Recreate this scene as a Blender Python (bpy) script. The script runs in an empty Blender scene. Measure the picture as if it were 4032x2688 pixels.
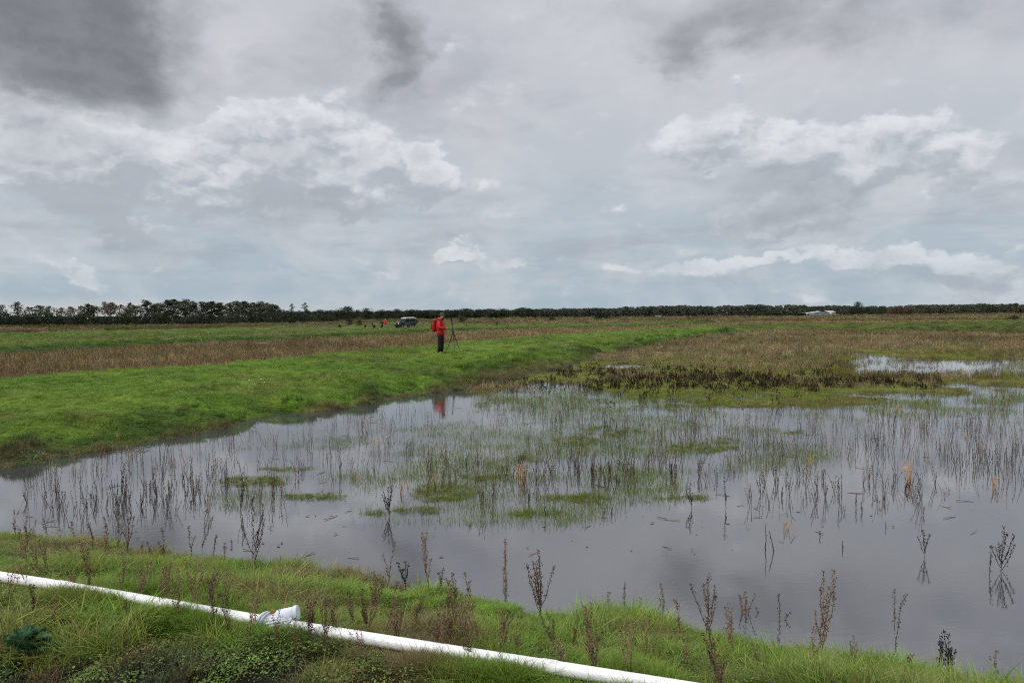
import bpy, math, random
import numpy as np
from mathutils import Vector, Matrix
rng = np.random.default_rng(7); random.seed(7)
PI = math.pi
S = bpy.context.scene
# ------------------------------------------------------------------ camera
F, CX, CY = 2989.0, 2016.0, 1344.0          # focal length and centre of the photograph in its pixels
CAMZ, PITCH, ROLL = 2.30, math.radians(1.85), math.radians(0.51)
cd = bpy.data.cameras.new('camera'); cam = bpy.data.objects.new('camera', cd); S.collection.objects.link(cam)
cd.sensor_width = 36; cd.lens = F/4032*36; cd.clip_start = 0.05; cd.clip_end = 12000
RM = Matrix.Rotation(PI/2-PITCH, 3, 'X') @ Matrix.Rotation(-ROLL, 3, 'Z')
cam.matrix_world = Matrix.Translation((0, 0, CAMZ)) @ RM.to_4x4()
S.camera = cam
def ray(x, y): return RM @ Vector(((x-CX)/F, -(y-CY)/F, -1))
def at(x, y, z=0.0):
    r = ray(x, y)
    if r.z > -4e-4: r.z = -4e-4
    k = (z-CAMZ)/r.z
    return (r.x*k, r.y*k)
def at_y(x, Y):                               # world x at depth Y seen at picture column x
    r = ray(x, 1250); return r.x/r.y*Y
# ------------------------------------------------------------------ sky, sun, exposure
SUN_EL, SUN_AZ = math.radians(38), math.radians(-60)   # azimuth from +Y, clockwise
W = bpy.data.worlds.new('World'); S.world = W; W.use_nodes = True
S.view_settings.view_transform = 'Standard'; S.view_settings.look = 'None'
S.view_settings.exposure = 0.10; S.view_settings.gamma = 1.0
S.cycles.use_denoising = False
S.cycles.max_bounces = 6; S.cycles.diffuse_bounces = 3; S.cycles.transparent_max_bounces = 8
S.cycles.sample_clamp_indirect = 4; S.cycles.filter_width = 1.05
sl = bpy.data.lights.new('sun', 'SUN'); sl.energy = 1.3; sl.angle = math.radians(14); sl.color = (1, .96, .9)
so = bpy.data.objects.new('sun', sl); S.collection.objects.link(so)
sd = Vector((math.sin(SUN_AZ)*math.cos(SUN_EL), -abs(math.cos(SUN_AZ))*math.cos(SUN_EL), math.sin(SUN_EL)))
so.rotation_euler = sd.to_track_quat('Z', 'Y').to_euler(); so.location = (0, 0, 50)

class NT:
    """small helper to write node expressions"""
    def __init__(s, tree): s.t = tree; s.n = tree.nodes; s.l = tree.links
    def set(s, sock, v):
        if isinstance(v, bpy.types.NodeSocket): s.l.new(v, sock)
        elif v is not None: sock.default_value = v
    def m(s, op, a, b=None, c=None, clamp=False):
        n = s.n.new('ShaderNodeMath'); n.operation = op; n.use_clamp = clamp
        s.set(n.inputs[0], a); s.set(n.inputs[1], b); s.set(n.inputs[2], c); return n.outputs[0]
    def v(s, op, a, b=None, scale=None):
        n = s.n.new('ShaderNodeVectorMath'); n.operation = op
        s.set(n.inputs[0], a); s.set(n.inputs[1], b)
        if scale is not None: s.set(n.inputs['Scale'], scale)
        return n.outputs['Value'] if op in ('DOT_PRODUCT', 'LENGTH') else n.outputs['Vector']
    def noise(s, vec, scale, detail=5, rough=.55, dist=0, col=False, dim='3D'):
        n = s.n.new('ShaderNodeTexNoise'); n.noise_dimensions = dim; s.set(n.inputs['Vector'], vec)
        n.inputs['Scale'].default_value = scale; n.inputs['Detail'].default_value = detail
        n.inputs['Roughness'].default_value = rough; n.inputs['Distortion'].default_value = dist
        return n.outputs['Color' if col else 'Fac']
    def ss(s, x, a, b, lo=0., hi=1.):
        n = s.n.new('ShaderNodeMapRange'); n.interpolation_type = 'SMOOTHSTEP'
        s.set(n.inputs['Value'], x); n.inputs['From Min'].default_value = a; n.inputs['From Max'].default_value = b
        n.inputs['To Min'].default_value = lo; n.inputs['To Max'].default_value = hi; return n.outputs[0]
    def mix(s, f, a, b, mode='MIX'):
        n = s.n.new('ShaderNodeMix'); n.data_type = 'RGBA'; n.blend_type = mode
        s.set(n.inputs['Factor'], f)
        for k, q in ((6, a), (7, b)):
            if isinstance(q, tuple) and len(q) == 3: q = q+(1,)
            s.set(n.inputs[k], q)
        return n.outputs[2]
    def comb(s, x, y, z=0.):
        n = s.n.new('ShaderNodeCombineXYZ'); s.set(n.inputs[0], x); s.set(n.inputs[1], y); s.set(n.inputs[2], z); return n.outputs[0]

def lin(r, g, b):                             # sRGB 0-255 to linear
    f = lambda c: (c/255/12.92 if c/255 <= .04045 else ((c/255+.055)/1.055)**2.4)
    return (f(r), f(g), f(b))
def azel(dx, dy):                             # direction of a place in the 2352 px wide picture
    r = ray(dx*4032/2352, dy*4032/2352); r.normalize()
    return (math.atan2(r.x, r.y), math.asin(r.z))

def build_sky():
    t = NT(W.node_tree); t.n.clear(); n3d = t.noise; t.noise = lambda *a, **k: n3d(*a, dim='2D', **k)
    out = t.n.new('ShaderNodeOutputWorld'); bg = t.n.new('ShaderNodeBackground'); t.l.new(bg.outputs[0], out.inputs[0])
    sky = t.n.new('ShaderNodeTexSky'); sky.sky_type = 'NISHITA'; sky.sun_disc = False
    sky.sun_elevation = SUN_EL; sky.sun_rotation = math.atan2(sd.x, sd.y); sky.dust_density = 3
    tc = t.n.new('ShaderNodeTexCoord'); d = tc.outputs['Generated']
    sep = t.n.new('ShaderNodeSeparateXYZ'); t.l.new(d, sep.inputs[0])
    az = t.m('ARCTAN2', sep.outputs[0], sep.outputs[1]); el = t.m('ARCSINE', sep.outputs[2])
    p0 = t.comb(az, el); st = t.comb(az, t.m('MULTIPLY', el, 1.7))
    # a flat cloud sheet overhead seen in perspective, for the streaks that flatten towards the horizon
    zz = t.m('ADD', t.m('MAXIMUM', sep.outputs[2], 0.), .10)
    pl = t.comb(t.m('DIVIDE', sep.outputs[0], zz), t.m('DIVIDE', sep.outputs[1], zz))
    w1 = t.v('SUBTRACT', t.noise(st, 4.0, 3, .55, col=True), (.5, .5, .5))
    w2 = t.v('SUBTRACT', t.noise(st, 14.0, 6, .62, col=True), (.5, .5, .5))
    p = t.v('ADD', p0, t.v('MULTIPLY', w1, (.20, .10, 0)))
    p = t.v('ADD', p, t.v('MULTIPLY', w2, (.085, .055, 0)))
    def blobs(p, lst):
        tot = None
        for (x, y, rx, ry, ang, w) in lst:
            a, e = azel(x, y); k = 2352/4032*F
            ca, sa = math.cos(math.radians(ang)), math.sin(math.radians(ang))
            q = t.v('SUBTRACT', p, (a, e, 0))
            u = t.v('DOT_PRODUCT', q, (ca*k/rx, sa*k/rx, 0)); v = t.v('DOT_PRODUCT', q, (-sa*k/ry, ca*k/ry, 0))
            f = t.m('SUBTRACT', 1., t.m('MULTIPLY_ADD', u, u, t.m('MULTIPLY', v, v)), clamp=True)
            tot = t.m('MULTIPLY', f, w) if tot is None else t.m('MULTIPLY_ADD', f, w, tot)
        return tot
    CUM = [(430, 350, 120, 70, 0, .6), (1640, 300, 130, 60, 12, .5), (1090, 580, 70, 24, 0, .5), (1900, 330, 120, 60, 0, .4), (2100, 300, 140, 50, 0, .4), (980, 380, 90, 60, 0, .4), (20, 310, 190, 130, 0, 1.1), (180, 350, 210, 120, 0, 1.), (320, 410, 200, 110, 0, 1.), (150, 480, 190, 75, -8, .8),
           (570, 340, 160, 130, 30, 1.1), (700, 330, 200, 140, 0, 1.2), (870, 400, 190, 130, 0, 1.1), (990, 410, 100, 90, 0, .9),
           (640, 470, 260, 80, 0, .8), (420, 550, 160, 44, -6, .5),
           (1560, 315, 160, 75, 10, 1.), (1710, 290, 150, 80, 10, .8), (1720, 370, 190, 70, 0, .7), (1980, 360, 220, 110, 0, 1.), (1830, 440, 200, 100, -10, .9),
           (2190, 350, 190, 90, -5, .8), (1800, 510, 130, 44, 0, .5), (2250, 420, 160, 70, 0, .5),
           (1090, 584, 115, 30, 0, .8), (1290, 586, 60, 22, 0, .6), (1190, 600, 80, 18, 0, .4),
           (1690, 606, 240, 30, 2, .7), (1440, 612, 60, 18, 0, .5), (1990, 596, 260, 36, 0, .6), (2250, 590, 220, 44, 0, .6), (95, 618, 90, 22, -5, .8),
           (1930, 650, 300, 22, 0, .4), (2260, 640, 180, 24, 0, .5), (740, 690, 100, 16, -6, .5), (900, 622, 60, 18, 0, .35)]
    DARK = [(110, 60, 340, 210, -12, .9), (260, 160, 170, 110, -30, .45), (20, 0, 240, 150, 0, .5),
            (900, 110, 70, 180, -28, .68), (860, 30, 80, 90, 0, .4), (935, 190, 70, 70, 0, .45), (690, 130, 150, 80, 0, .3), (740, 30, 160, 60, 0, .25),
            (1600, 50, 270, 90, 0, .6), (1540, 120, 110, 60, 0, .35), (1850, 30, 240, 70, 0, .35), (2100, 60, 300, 80, 0, .2),
            (360, 570, 200, 44, -4, .45), (520, 588, 140, 24, 0, .35), (100, 340, 150, 70, 0, .36), (170, 490, 170, 60, -10, .35), (700, 500, 240, 60, 0, .5),
            (1790, 490, 200, 70, 0, .62), (1700, 420, 150, 50, 0, .35), (2150, 610, 300, 36, 0, .4), (1900, 470, 150, 50, 0, .22), (380, 430, 120, 55, 0, .36), (640, 290, 120, 50, 0, .25), (1600, 330, 120, 40, 0, .3), (2050, 380, 160, 50, 0, .3)]
    fb = t.noise(st, 6.5, 9, .6, .3)
    def dens(off, det):
        pp = t.v('ADD', p, off); s2 = t.v('ADD', st, off)
        n1 = t.noise(s2, 9.0, det, .58, .3)
        vo = t.n.new('ShaderNodeTexVoronoi'); vo.voronoi_dimensions = '2D'; vo.feature = 'F1'; vo.inputs['Scale'].default_value = 11.; vo.inputs['Detail'].default_value = 3.; vo.inputs['Roughness'].default_value = .55;
        t.l.new(t.v('ADD', s2, t.v('MULTIPLY', w2, (.05, .05, 0))), vo.inputs['Vector'])
        bl = t.m('MULTIPLY', t.m('SUBTRACT', .72, vo.outputs['Distance']), .85)
        return blobs(pp, CUM), t.m('ADD', bl, t.m('MULTIPLY', t.m('SUBTRACT', n1, .5), 1.45))
    (B0, N0), (B1, N1) = dens((0, 0, 0), 9), dens((-.006, .018, 0), 6)
    D0 = t.m('ADD', B0, N0); lit = t.m('ADD', t.m('MULTIPLY', t.m('SUBTRACT', B0, B1), .75), t.m('MULTIPLY', t.m('SUBTRACT', N0, N1), .85))
    lit = t.m('ADD', lit, t.ss(t.noise(st, 5.5, 6, .55), .35, .65, -.10, .14))
    cover = t.m('ADD', t.m('MULTIPLY', t.ss(D0, -.02, .75), .78), t.m('MULTIPLY', t.ss(D0, .30, .52), .22))
    base = t.mix(t.ss(el, -.02, .30), lin(163, 181, 193), lin(192, 195, 201))
    base = t.mix(t.m('MULTIPLY', t.ss(fb, .36, .72), .55), base, lin(208, 209, 213))
    strk = t.noise(pl, 1.1, 8, .62, .2)
    base = t.mix(t.m('MULTIPLY', t.ss(strk, .45, .72), t.ss(el, .015, .09, .05, .42)), base, lin(156, 160, 171))
    base = t.mix(t.m('MULTIPLY', t.ss(t.noise(t.v('ADD', pl, (9, 4, 0)), .8, 8, .6, .2), .5, .72), t.ss(el, .015, .09, .05, .40)), base, lin(208, 209, 214))
    glow = t.m('MULTIPLY', t.ss(el, .032, .004), t.ss(az, .05, -.55))
    base = t.mix(t.m('MULTIPLY', glow, .7), base, lin(218, 212, 203))
    cum = t.mix(t.ss(lit, -.40, .42), lin(174, 180, 188), lin(221, 224, 228))
    n3 = t.noise(st, 22., 7, .62)
    cum = t.mix(t.ss(n3, .35, .7, 0., .35), cum, lin(164, 167, 176))
    cum = t.mix(t.m('MULTIPLY', t.ss(D0, 1.1, 2.2), .22), cum, lin(166, 169, 178))
    fade = t.ss(el, .0, .14, .55, .95)
    col = t.mix(t.m('MULTIPLY', cover, fade), base, cum)
    dn = t.noise(st, 6., 9, .58, .3)
    dd = t.m('ADD', blobs(p, DARK), t.m('MULTIPLY', t.m('SUBTRACT', dn, .5), 1.1))
    dcol = t.mix(t.ss(el, .19, .26), t.mix(t.ss(el, .05, .14), lin(146, 159, 170), lin(156, 163, 171)), t.mix(t.ss(n3, .3, .7), lin(113, 116, 121), lin(126, 129, 134)))
    col = t.mix(t.m('MULTIPLY', t.ss(dd, -.12, 1.35), .95), col, dcol)
    # an overcast sky is brighter overhead than at the horizon
    up = t.ss(el, .46, 1.1, 1., 2.8)
    col = t.v('SCALE', col, scale=t.m('MULTIPLY', up, 10.0))
    col = t.mix(.95, sky.outputs[0], col)
    t.l.new(col, bg.inputs[0]); bg.inputs[1].default_value = .1
build_sky()
W.cycles.sampling_method = 'MANUAL'; W.cycles.sample_map_resolution = 512

# ------------------------------------------------------------------ numpy noise and lines
_perm = np.random.default_rng(3).random((256, 256))
def vnoise(x, y):
    xi, yi = np.floor(x).astype(int), np.floor(y).astype(int); fx, fy = x-xi, y-yi
    fx, fy = fx*fx*(3-2*fx), fy*fy*(3-2*fy)
    g = lambda a, b: _perm[a & 255, b & 255]
    return (g(xi, yi)*(1-fx)+g(xi+1, yi)*fx)*(1-fy)+(g(xi, yi+1)*(1-fx)+g(xi+1, yi+1)*fx)*fy
def fbm(x, y, s=1., o=4):
    x, y = np.asarray(x, float)/s+17.3, np.asarray(y, float)/s+5.1; r = 0; a = .5
    for i in range(o): r = r+a*vnoise(x, y); a *= .5; x, y = x*2.03+3.1, y*2.03+7.7
    return r/(1-.5**o)
def sst(x, a, b):
    t = np.clip((x-a)/(b-a), 0, 1); return t*t*(3-2*t)
class Line:                                   # a line on the ground that crosses the view, stored as depth against x/depth
    def __init__(s, px, z, left=(), right=()):
        P = list(left)+[at(x, y, z) for x, y in px]+list(right)
        P = sorted((p[0]/p[1], p[1]) for p in P); s.t = np.array([p[0] for p in P]); s.y = np.array([p[1] for p in P])
    def __call__(s, x, y):
        t = x/np.maximum(y, .3); return np.exp(np.interp(t, s.t, np.log(s.y)))
TOE = Line([(0, 1860), (514, 1766), (1097, 1650), (1371, 1611), (1714, 1553), (1971, 1517), (2228, 1455), (2486, 1378), (2657, 1348),
            (2850, 1318), (2960, 1302), (3200, 1303), (3500, 1307), (3800, 1314), (4032, 1322)], 0., [(-13, 2.5), (-10.6, 8)], [(75, 45)])
CRF = Line([(0, 1610), (860, 1540), (1371, 1480), (1740, 1432), (2228, 1352), (2600, 1312), (2914, 1284), (3100, 1283), (3500, 1282), (4032, 1280)], .7, [(-18, 2.5), (-16, 9)], [(90, 60)])
CRB = Line([(0, 1492), (430, 1462), (860, 1440), (1114, 1412), (1430, 1385), (1714, 1358), (2228, 1318), (2600, 1297), (2914, 1279), (3000, 1275), (3500, 1270), (4032, 1262)], .7, [(-24, 3), (-21, 11)], [(110, 80)])
TOE2 = Line([(0, 1412), (400, 1391), (830, 1365), (1300, 1343), (1750, 1316), (2000, 1306), (2100, 1303), (2500, 1292), (2900, 1272), (3500, 1266), (4032, 1258)], .12, [(-60, 20)], [(160, 110)])
RS1 = Line([(0, 1317), (830, 1295), (1300, 1280), (1750, 1276), (2100, 1277), (2600, 1274), (2950, 1273), (3500, 1266), (4032, 1259)], .12, [(-170, 80)], [(250, 170)])
RS2 = Line([(0, 1298), (830, 1279), (1300, 1268), (1750, 1260), (2100, 1257), (3000, 1250), (4032, 1242)], .12, [(-260, 120)], [(500, 380)])
NEAR = Line([(0, 2082), (500, 2148), (1000, 2200), (1300, 2245), (1700, 2305), (2100, 2392), (2500, 2425), (2900, 2490), (3300, 2580), (3700, 2650), (4032, 2712)], 0., [(-12, 9.5)], [(5, 2.8), (9, 1.4)])
MARSH = Line([(1850, 1545), (2050, 1522), (2300, 1535), (2500, 1572), (2800, 1584), (3000, 1592), (3200, 1600), (3350, 1592), (3500, 1572), (3650, 1552), (3800, 1536), (4032, 1545)], 0., [(-5, 60)], [(25, 15)])
def ell(x, y, px, py, rx, ry):                # soft ellipse on the water, centre and size given from the picture
    c = at(px, py); a = at(px+rx, py); b0, b1 = at(px, py-ry), at(px, py+ry)
    hy = (b0[1]-b1[1])/2; cy = (b0[1]+b1[1])/2
    return np.clip(1-((x-c[0]-(y-cy)*c[0]/c[1])/(a[0]-c[0]))**2-((y-cy)/hy)**2, 0, 1)
POOLS = [(3850, 1447, 600, 38), (4200, 1452, 300, 30), (3480, 1425, 130, 28), (2460, 1442, 110, 12), (4000, 1470, 250, 26), (3300, 1392, 160, 8), (2900, 1360, 60, 5), (2420, 1550, 60, 8)]
MATS = [(1740, 1940, 150, 42), (1000, 1895, 150, 26), (1130, 1845, 130, 14), (1230, 1955, 130, 16), (2270, 1740, 120, 24), (2400, 1700, 150, 26), (2750, 1765, 160, 22), (2070, 1805, 80, 20),
        (1900, 1880, 90, 16), (2250, 1960, 130, 16), (2850, 1735, 90, 14), (3120, 1700, 70, 12), (1650, 2010, 120, 14), (1480, 2020, 60, 10), (2100, 2020, 140, 12), (2700, 1960, 130, 16), (2650, 1600, 200, 10)]
def marsh(x, y):
    Y = MARSH(x, y); n = fbm(x, y, 2.2, 4)
    m = sst((y-Y)/np.maximum(Y*.06, .3)+(n-.5)*4.5+(fbm(x+7, y, .5, 4)-.5)*2.6, -.8, 1.1)
    for p in POOLS: m = m*(1-np.clip(2.2*ell(x, y, *p)+(n-.5)*1.6*(ell(x, y, *p) > 0), 0, 1))
    return m
def mats(x, y):
    m = 0
    for p in MATS: m = np.maximum(m, ell(x, y, *p))
    return np.clip(m*1.6+(fbm(x, y, .7, 4)-.5)*2.2*(m > 0), 0, 1)
PIPE0, PIPE1 = at(-260, 2228, .755), at(2900, 2736, .755)
_m = (PIPE1[1]-PIPE0[1])/(PIPE1[0]-PIPE0[0]); _PA = PIPE0[1]-_m*PIPE0[0]; _PB = -_m      # depth of the pipe line against x/depth
def H(x, y):
    x = np.asarray(x, float); y = np.asarray(y, float)
    ne, to, cf, cb, t2 = NEAR(x, y), TOE(x, y), CRF(x, y), CRB(x, y), TOE2(x, y)
    cb = np.maximum(cb, cf*1.03); t2 = np.maximum(t2, cb+4)
    z = -.15+.18*marsh(x, y)+.112*mats(x, y)+(fbm(x, y, 1.1, 5)-.5)*.12
    lump = (fbm(x, y, 1.1, 4)-.5)
    fb_ = (y-to)/np.maximum(cb-to, 2); up = .36*sst(fb_, -.03, .25)+.64*np.clip(fb_/.8, 0, 1)**.9
    zb = -.05+.75*up+(lump*.30+.22*(sst(fbm(x, y, .8, 3), .5, .68)-.3))*sst(y, to, to+.8)*np.clip(1.15-.75*fb_/.5, .28, 1)
    z = np.where(y > to-.4, np.maximum(zb, -.05+.0*z), z)
    zf = .12+.58*(1-sst(y, cb, cb*1.03+2.2))+lump*.1
    z = np.where(y > cb, zf, z)
    z2 = .12+.45*sst(y, t2, t2*1.06+2.5)-.3*sst(y, t2*1.25, t2*1.6)+lump*.12
    z = np.where(y > t2, z2, z)
    d = ne-y; tt = x/np.maximum(y, .3); yp = np.clip(_PA/np.maximum(1+_PB*tt, .35), 1.5, 6.)+.12
    f = np.clip((d+.1)/np.maximum(ne-yp, .8), 0, 1)
    zn = -.05+.75*f**1.12+(fbm(x, y, .5, 4)-.5)*.11*sst(d, -.3, .6)
    z = np.where(y < ne+.3, np.maximum(zn, -.3), z)
    z = np.where((y < ne+.3) & (y > ne), np.maximum(-.25*sst(y, ne, ne+.3)-.05, -.3), z)
    return z
def hz(x, y): return float(H(np.array([x]), np.array([y]))[0])
def ground_at(px, py):                        # where the sight line through a picture point meets the ground
    r = ray(px, py)
    ks = np.geomspace(2.5, 1500, 4000)/r.y
    z = CAMZ+r.z*ks; h = H(r.x*ks, r.y*ks); i = int(np.argmax(z < h))
    if not (z < h).any(): i = len(ks)-1
    return Vector((r.x*ks[i], r.y*ks[i], float(h[i])))

# ------------------------------------------------------------------ zones and colours of the ground cover
def G(*c): return np.array(c)
C_LUSH, C_GRASS, C_DARK = G(.165, .275, .034), G(.13, .20, .026), G(.05, .10, .016)
C_OLIVE, C_TAN, C_BROWN, C_RUST = G(.19, .175, .055), G(.34, .26, .15), G(.17, .12, .075), G(.17, .09, .055)
C_MOSS, C_MUD, C_BRIGHT = G(.20, .22, .038), G(.045, .038, .028), G(.235, .345, .045)
def mixc(a, b, f): f = np.asarray(f)[..., None]; return a*(1-f)+b*f
def zones(x, y):
    ne, to, cf, cb, t2, r1, r2 = (L(x, y) for L in (NEAR, TOE, CRF, CRB, TOE2, RS1, RS2))
    cb = np.maximum(cb, cf*1.03); t2 = np.maximum(t2, cb+4)
    z = np.zeros(len(x), int)
    z[y < ne+.1] = 1                          # near bank
    z[(y >= ne+.1) & (y < to-.1)] = 2         # pond and marsh
    z[(y >= to-.1)] = 3                       # bund
    z[y > cb+.6] = 4                          # brown field
    z[y > t2] = 5                             # second bund and plain
    z[y > r1] = 6; z[y > r2] = 7
    return z
def gcol(x, y):
    z = zones(x, y); n = fbm(x, y, 3., 5); n2 = fbm(x+50, y, .8, 4); n3 = fbm(x*.35, y+80, 9., 4)
    c = np.zeros((len(x), 3))
    to, cf, cb, t2, ne = TOE(x, y), CRF(x, y), CRB(x, y), TOE2(x, y), NEAR(x, y)
    # near bank
    brown = np.clip(sst(n2, .46, .7)*.75+sst(-x-y*.35+.6, 0, 1.8)*sst(n, .35, .6)*.7*(y < 5.2), 0, 1)
    cn = mixc(mixc(C_GRASS, C_LUSH, sst(n, .4, .65)), C_OLIVE*.9, brown); cn = mixc(cn, C_BROWN, sst(n2, .60, .76)*.6); soil = (z == 1) & (x > -2.4) & (x < -.9) & (y < 3.6+.15*(x+1.3)); cn = mixc(cn, C_MUD*.8, soil*.9)
    # bund: lush on top, olive and dark at its foot
    f = np.clip((y-to)/np.maximum(cf-to, .5), 0, 1.5)
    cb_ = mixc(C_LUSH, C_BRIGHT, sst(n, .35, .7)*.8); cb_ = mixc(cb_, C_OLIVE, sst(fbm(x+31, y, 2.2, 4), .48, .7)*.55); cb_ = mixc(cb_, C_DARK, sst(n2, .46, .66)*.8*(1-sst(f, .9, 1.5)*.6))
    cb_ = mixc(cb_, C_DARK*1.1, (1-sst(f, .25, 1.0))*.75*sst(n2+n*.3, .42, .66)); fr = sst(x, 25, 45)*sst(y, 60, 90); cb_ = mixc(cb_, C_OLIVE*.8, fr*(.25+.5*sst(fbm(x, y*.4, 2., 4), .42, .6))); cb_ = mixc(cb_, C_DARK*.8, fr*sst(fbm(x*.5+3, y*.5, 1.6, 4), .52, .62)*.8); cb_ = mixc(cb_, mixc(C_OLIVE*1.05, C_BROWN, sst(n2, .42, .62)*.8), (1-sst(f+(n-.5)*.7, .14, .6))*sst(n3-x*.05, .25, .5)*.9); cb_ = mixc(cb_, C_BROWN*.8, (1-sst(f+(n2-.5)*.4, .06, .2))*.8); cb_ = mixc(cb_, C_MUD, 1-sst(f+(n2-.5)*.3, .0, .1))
    cfld = mixc(mixc(C_BROWN*1.15, C_TAN, .2+.7*sst(n, .38, .66)), C_RUST*1.1, sst(n3, .5, .68)*.3)
    cfld = mixc(cfld, C_TAN, (1-sst(y-cb, 2, 14))*.3+.35*sst(x, -12, 8))
    f2 = (y-t2)/(t2*.12+2.5)
    cp = mixc(mixc(C_GRASS, C_LUSH, sst(n, .4, .6)), C_DARK, np.clip(sst(n2, .5, .7)*.6+(1-sst(f2, .3, 1.1))*.8, 0, 1))
    cp = mixc(cp, C_OLIVE, sst(fbm(x*.2+9, y, 6, 4), .45, .6)*.6*sst(f2, .9, 1.3)); cp = mixc(cp, C_TAN, np.exp(-((f2-1.5-.3*(n-.5))/.16)**2)*.8*sst(-x, -5, 25)); cp = mixc(cp, C_BROWN, sst(fbm(x*.25, y, 8, 3), .56, .68)*.7*sst(f2, 1.6, 2.2))
    far = mixc(mixc(C_TAN, C_BROWN, sst(n3, .4, .6)), C_GRASS*.8, sst(fbm(x*.2, y, 14, 3), .5, .64)*.8)
    far2 = mixc(mixc(C_OLIVE*.6, C_TAN*.55, sst(n, .4, .6)), C_BROWN*.7, sst(n3, .5, .7)*.6)
    mm = marsh(x, y); 
    ms = mixc(mixc(C_MOSS, C_OLIVE, sst(n, .4, .62)), mixc(C_BROWN*1.2, C_TAN, np.full(len(x), .35)), sst(n2, .54, .72)*.4+.35*sst(y, 35, 70)*sst(n, .3, .6)); ms = mixc(C_MUD, ms*1.12, sst(mm+mats(x, y), .35, .8))
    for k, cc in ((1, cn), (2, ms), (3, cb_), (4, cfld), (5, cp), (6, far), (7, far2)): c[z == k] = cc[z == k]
    return np.clip(c, 0, 1), z
# ------------------------------------------------------------------ mesh helpers
def tag(o, label=None, cat=None, group=None, kind=None):
    if label: o['label'] = label
    if cat: o['category'] = cat
    if group: o['group'] = group
    if kind: o['kind'] = kind
    return o
def link(o, parent=None):
    S.collection.objects.link(o)
    if parent: o.parent = parent
    return o
class MB:
    def __init__(s): s.v = []; s.f = []; s.a = []; s.k = 1.0
    def add(s, vs, fs, a=None):
        b = len(s.v); s.v += [tuple(q) for q in vs]; s.f += [tuple(i+b for i in f) for f in fs]
        s.a += [s.k if a is None else a]*len(vs); return s
    def tube(s, P, R, n=8, caps=True, flat=1.0, ref=None):
        P = [Vector(p) for p in P]; R = R if hasattr(R, '__len__') else [R]*len(P)
        vs = []; up = Vector(ref) if ref else None
        for i, p in enumerate(P):
            d = (P[min(i+1, len(P)-1)]-P[max(i-1, 0)]).normalized()
            if up is None: up = Vector((0, 0, 1)) if abs(d.z) < .8 else Vector((1, 0, 0))
            u = (up-d*up.dot(d)).normalized(); w = d.cross(u); up = u
            r = R[i]; rx, ry = r if hasattr(r, '__len__') else (r, r*flat)
            for k in range(n):
                a = 2*PI*k/n; vs.append(p+w*math.cos(a)*rx+u*math.sin(a)*ry)
        fs = [(i*n+k, i*n+(k+1) % n, (i+1)*n+(k+1) % n, (i+1)*n+k) for i in range(len(P)-1) for k in range(n)]
        if caps: fs += [tuple(range(n))[::-1], tuple((len(P)-1)*n+k for k in range(n))]
        return s.add(vs, fs)
    def box(s, c, sz, taper=1.0, rz=0):
        cx, cy, cz = c; a, b, h = sz[0]/2, sz[1]/2, sz[2]/2; q = Matrix.Rotation(rz, 3, 'Z')
        vs = [Vector((cx, cy, cz))+q @ Vector((i*a*(taper if k > 0 else 1), j*b*(taper if k > 0 else 1), k*h)) for k in (-1, 1) for i, j in ((-1, -1), (1, -1), (1, 1), (-1, 1))]
        return s.add(vs, [(3, 2, 1, 0), (4, 5, 6, 7), (0, 1, 5, 4), (1, 2, 6, 5), (2, 3, 7, 6), (3, 0, 4, 7)])
    def ball(s, c, r, n=12, m=8, zmin=-1.0, jit=0):
        rx, ry, rz = r if hasattr(r, '__len__') else (r, r, r); vs = []
        for j in range(m+1):
            ph = -PI/2+PI*j/m; sz = max(math.sin(ph), zmin); cr = math.cos(ph)
            for k in range(n):
                a = 2*PI*k/n; q = 1+random.uniform(-jit, jit)
                vs.append((c[0]+rx*cr*math.cos(a)*q, c[1]+ry*cr*math.sin(a)*q, c[2]+rz*sz*q))
        return s.add(vs, [(j*n+k, j*n+(k+1) % n, (j+1)*n+(k+1) % n, (j+1)*n+k) for j in range(m) for k in range(n)])
    def prism(s, prof, y0, y1):               # profile in x,z pushed along y
        n = len(prof); vs = [(x, y0, z) for x, z in prof]+[(x, y1, z) for x, z in prof]
        return s.add(vs, [tuple(range(n)), tuple(range(2*n-1, n-1, -1))]+[(i, i+n, (i+1) % n+n, (i+1) % n) for i in range(n)])
    def blade(s, p, h, w, ang, lean, seg=2, bend=1.6):   # one flat tapering blade
        d = Vector((math.cos(ang), math.sin(ang), 0)); t = Vector((-d.y, d.x, 0)); vs = []; k = random.uniform(.65, 1.3)
        for i in range(seg+1):
            f = i/seg; c = Vector(p)+d*(lean*h*f**bend)+Vector((0, 0, h*f*(1-.25*lean*f)))
            ww = w*(1-f)**.6/2
            vs += [c-t*ww, c+t*ww] if i < seg else [c]
        fs = [(2*i, 2*i+1, 2*i+3, 2*i+2) for i in range(seg-1)]+[(2*seg-2, 2*seg-1, 2*seg)]
        return s.add(vs, fs, k)
    def leaf(s, p, n, up, L, w, k=1.0):       # a small pointed leaf folded along its rib
        n = Vector(n).normalized(); u = Vector(up); u = (u-n*u.dot(n)).normalized() if abs(u.dot(n)) < .99 else n.orthogonal().normalized(); t = n.cross(u)
        p = Vector(p); m = p+u*L*.45
        return s.add([p, m-t*w/2+n*w*.12, p+u*L, m+t*w/2+n*w*.12], [(0, 1, 2), (0, 2, 3)], k)
    def build(s, name, mat, parent=None, smooth=False, link_=True):
        me = bpy.data.meshes.new(name); me.from_pydata(s.v, [], s.f)
        at_ = me.attributes.new('v', 'FLOAT', 'POINT'); at_.data.foreach_set('value', s.a)
        me.materials.append(mat); me.update()
        if smooth: me.polygons.foreach_set('use_smooth', [True]*len(me.polygons))
        o = bpy.data.objects.new(name, me)
        return link(o, parent) if link_ else o
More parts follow.
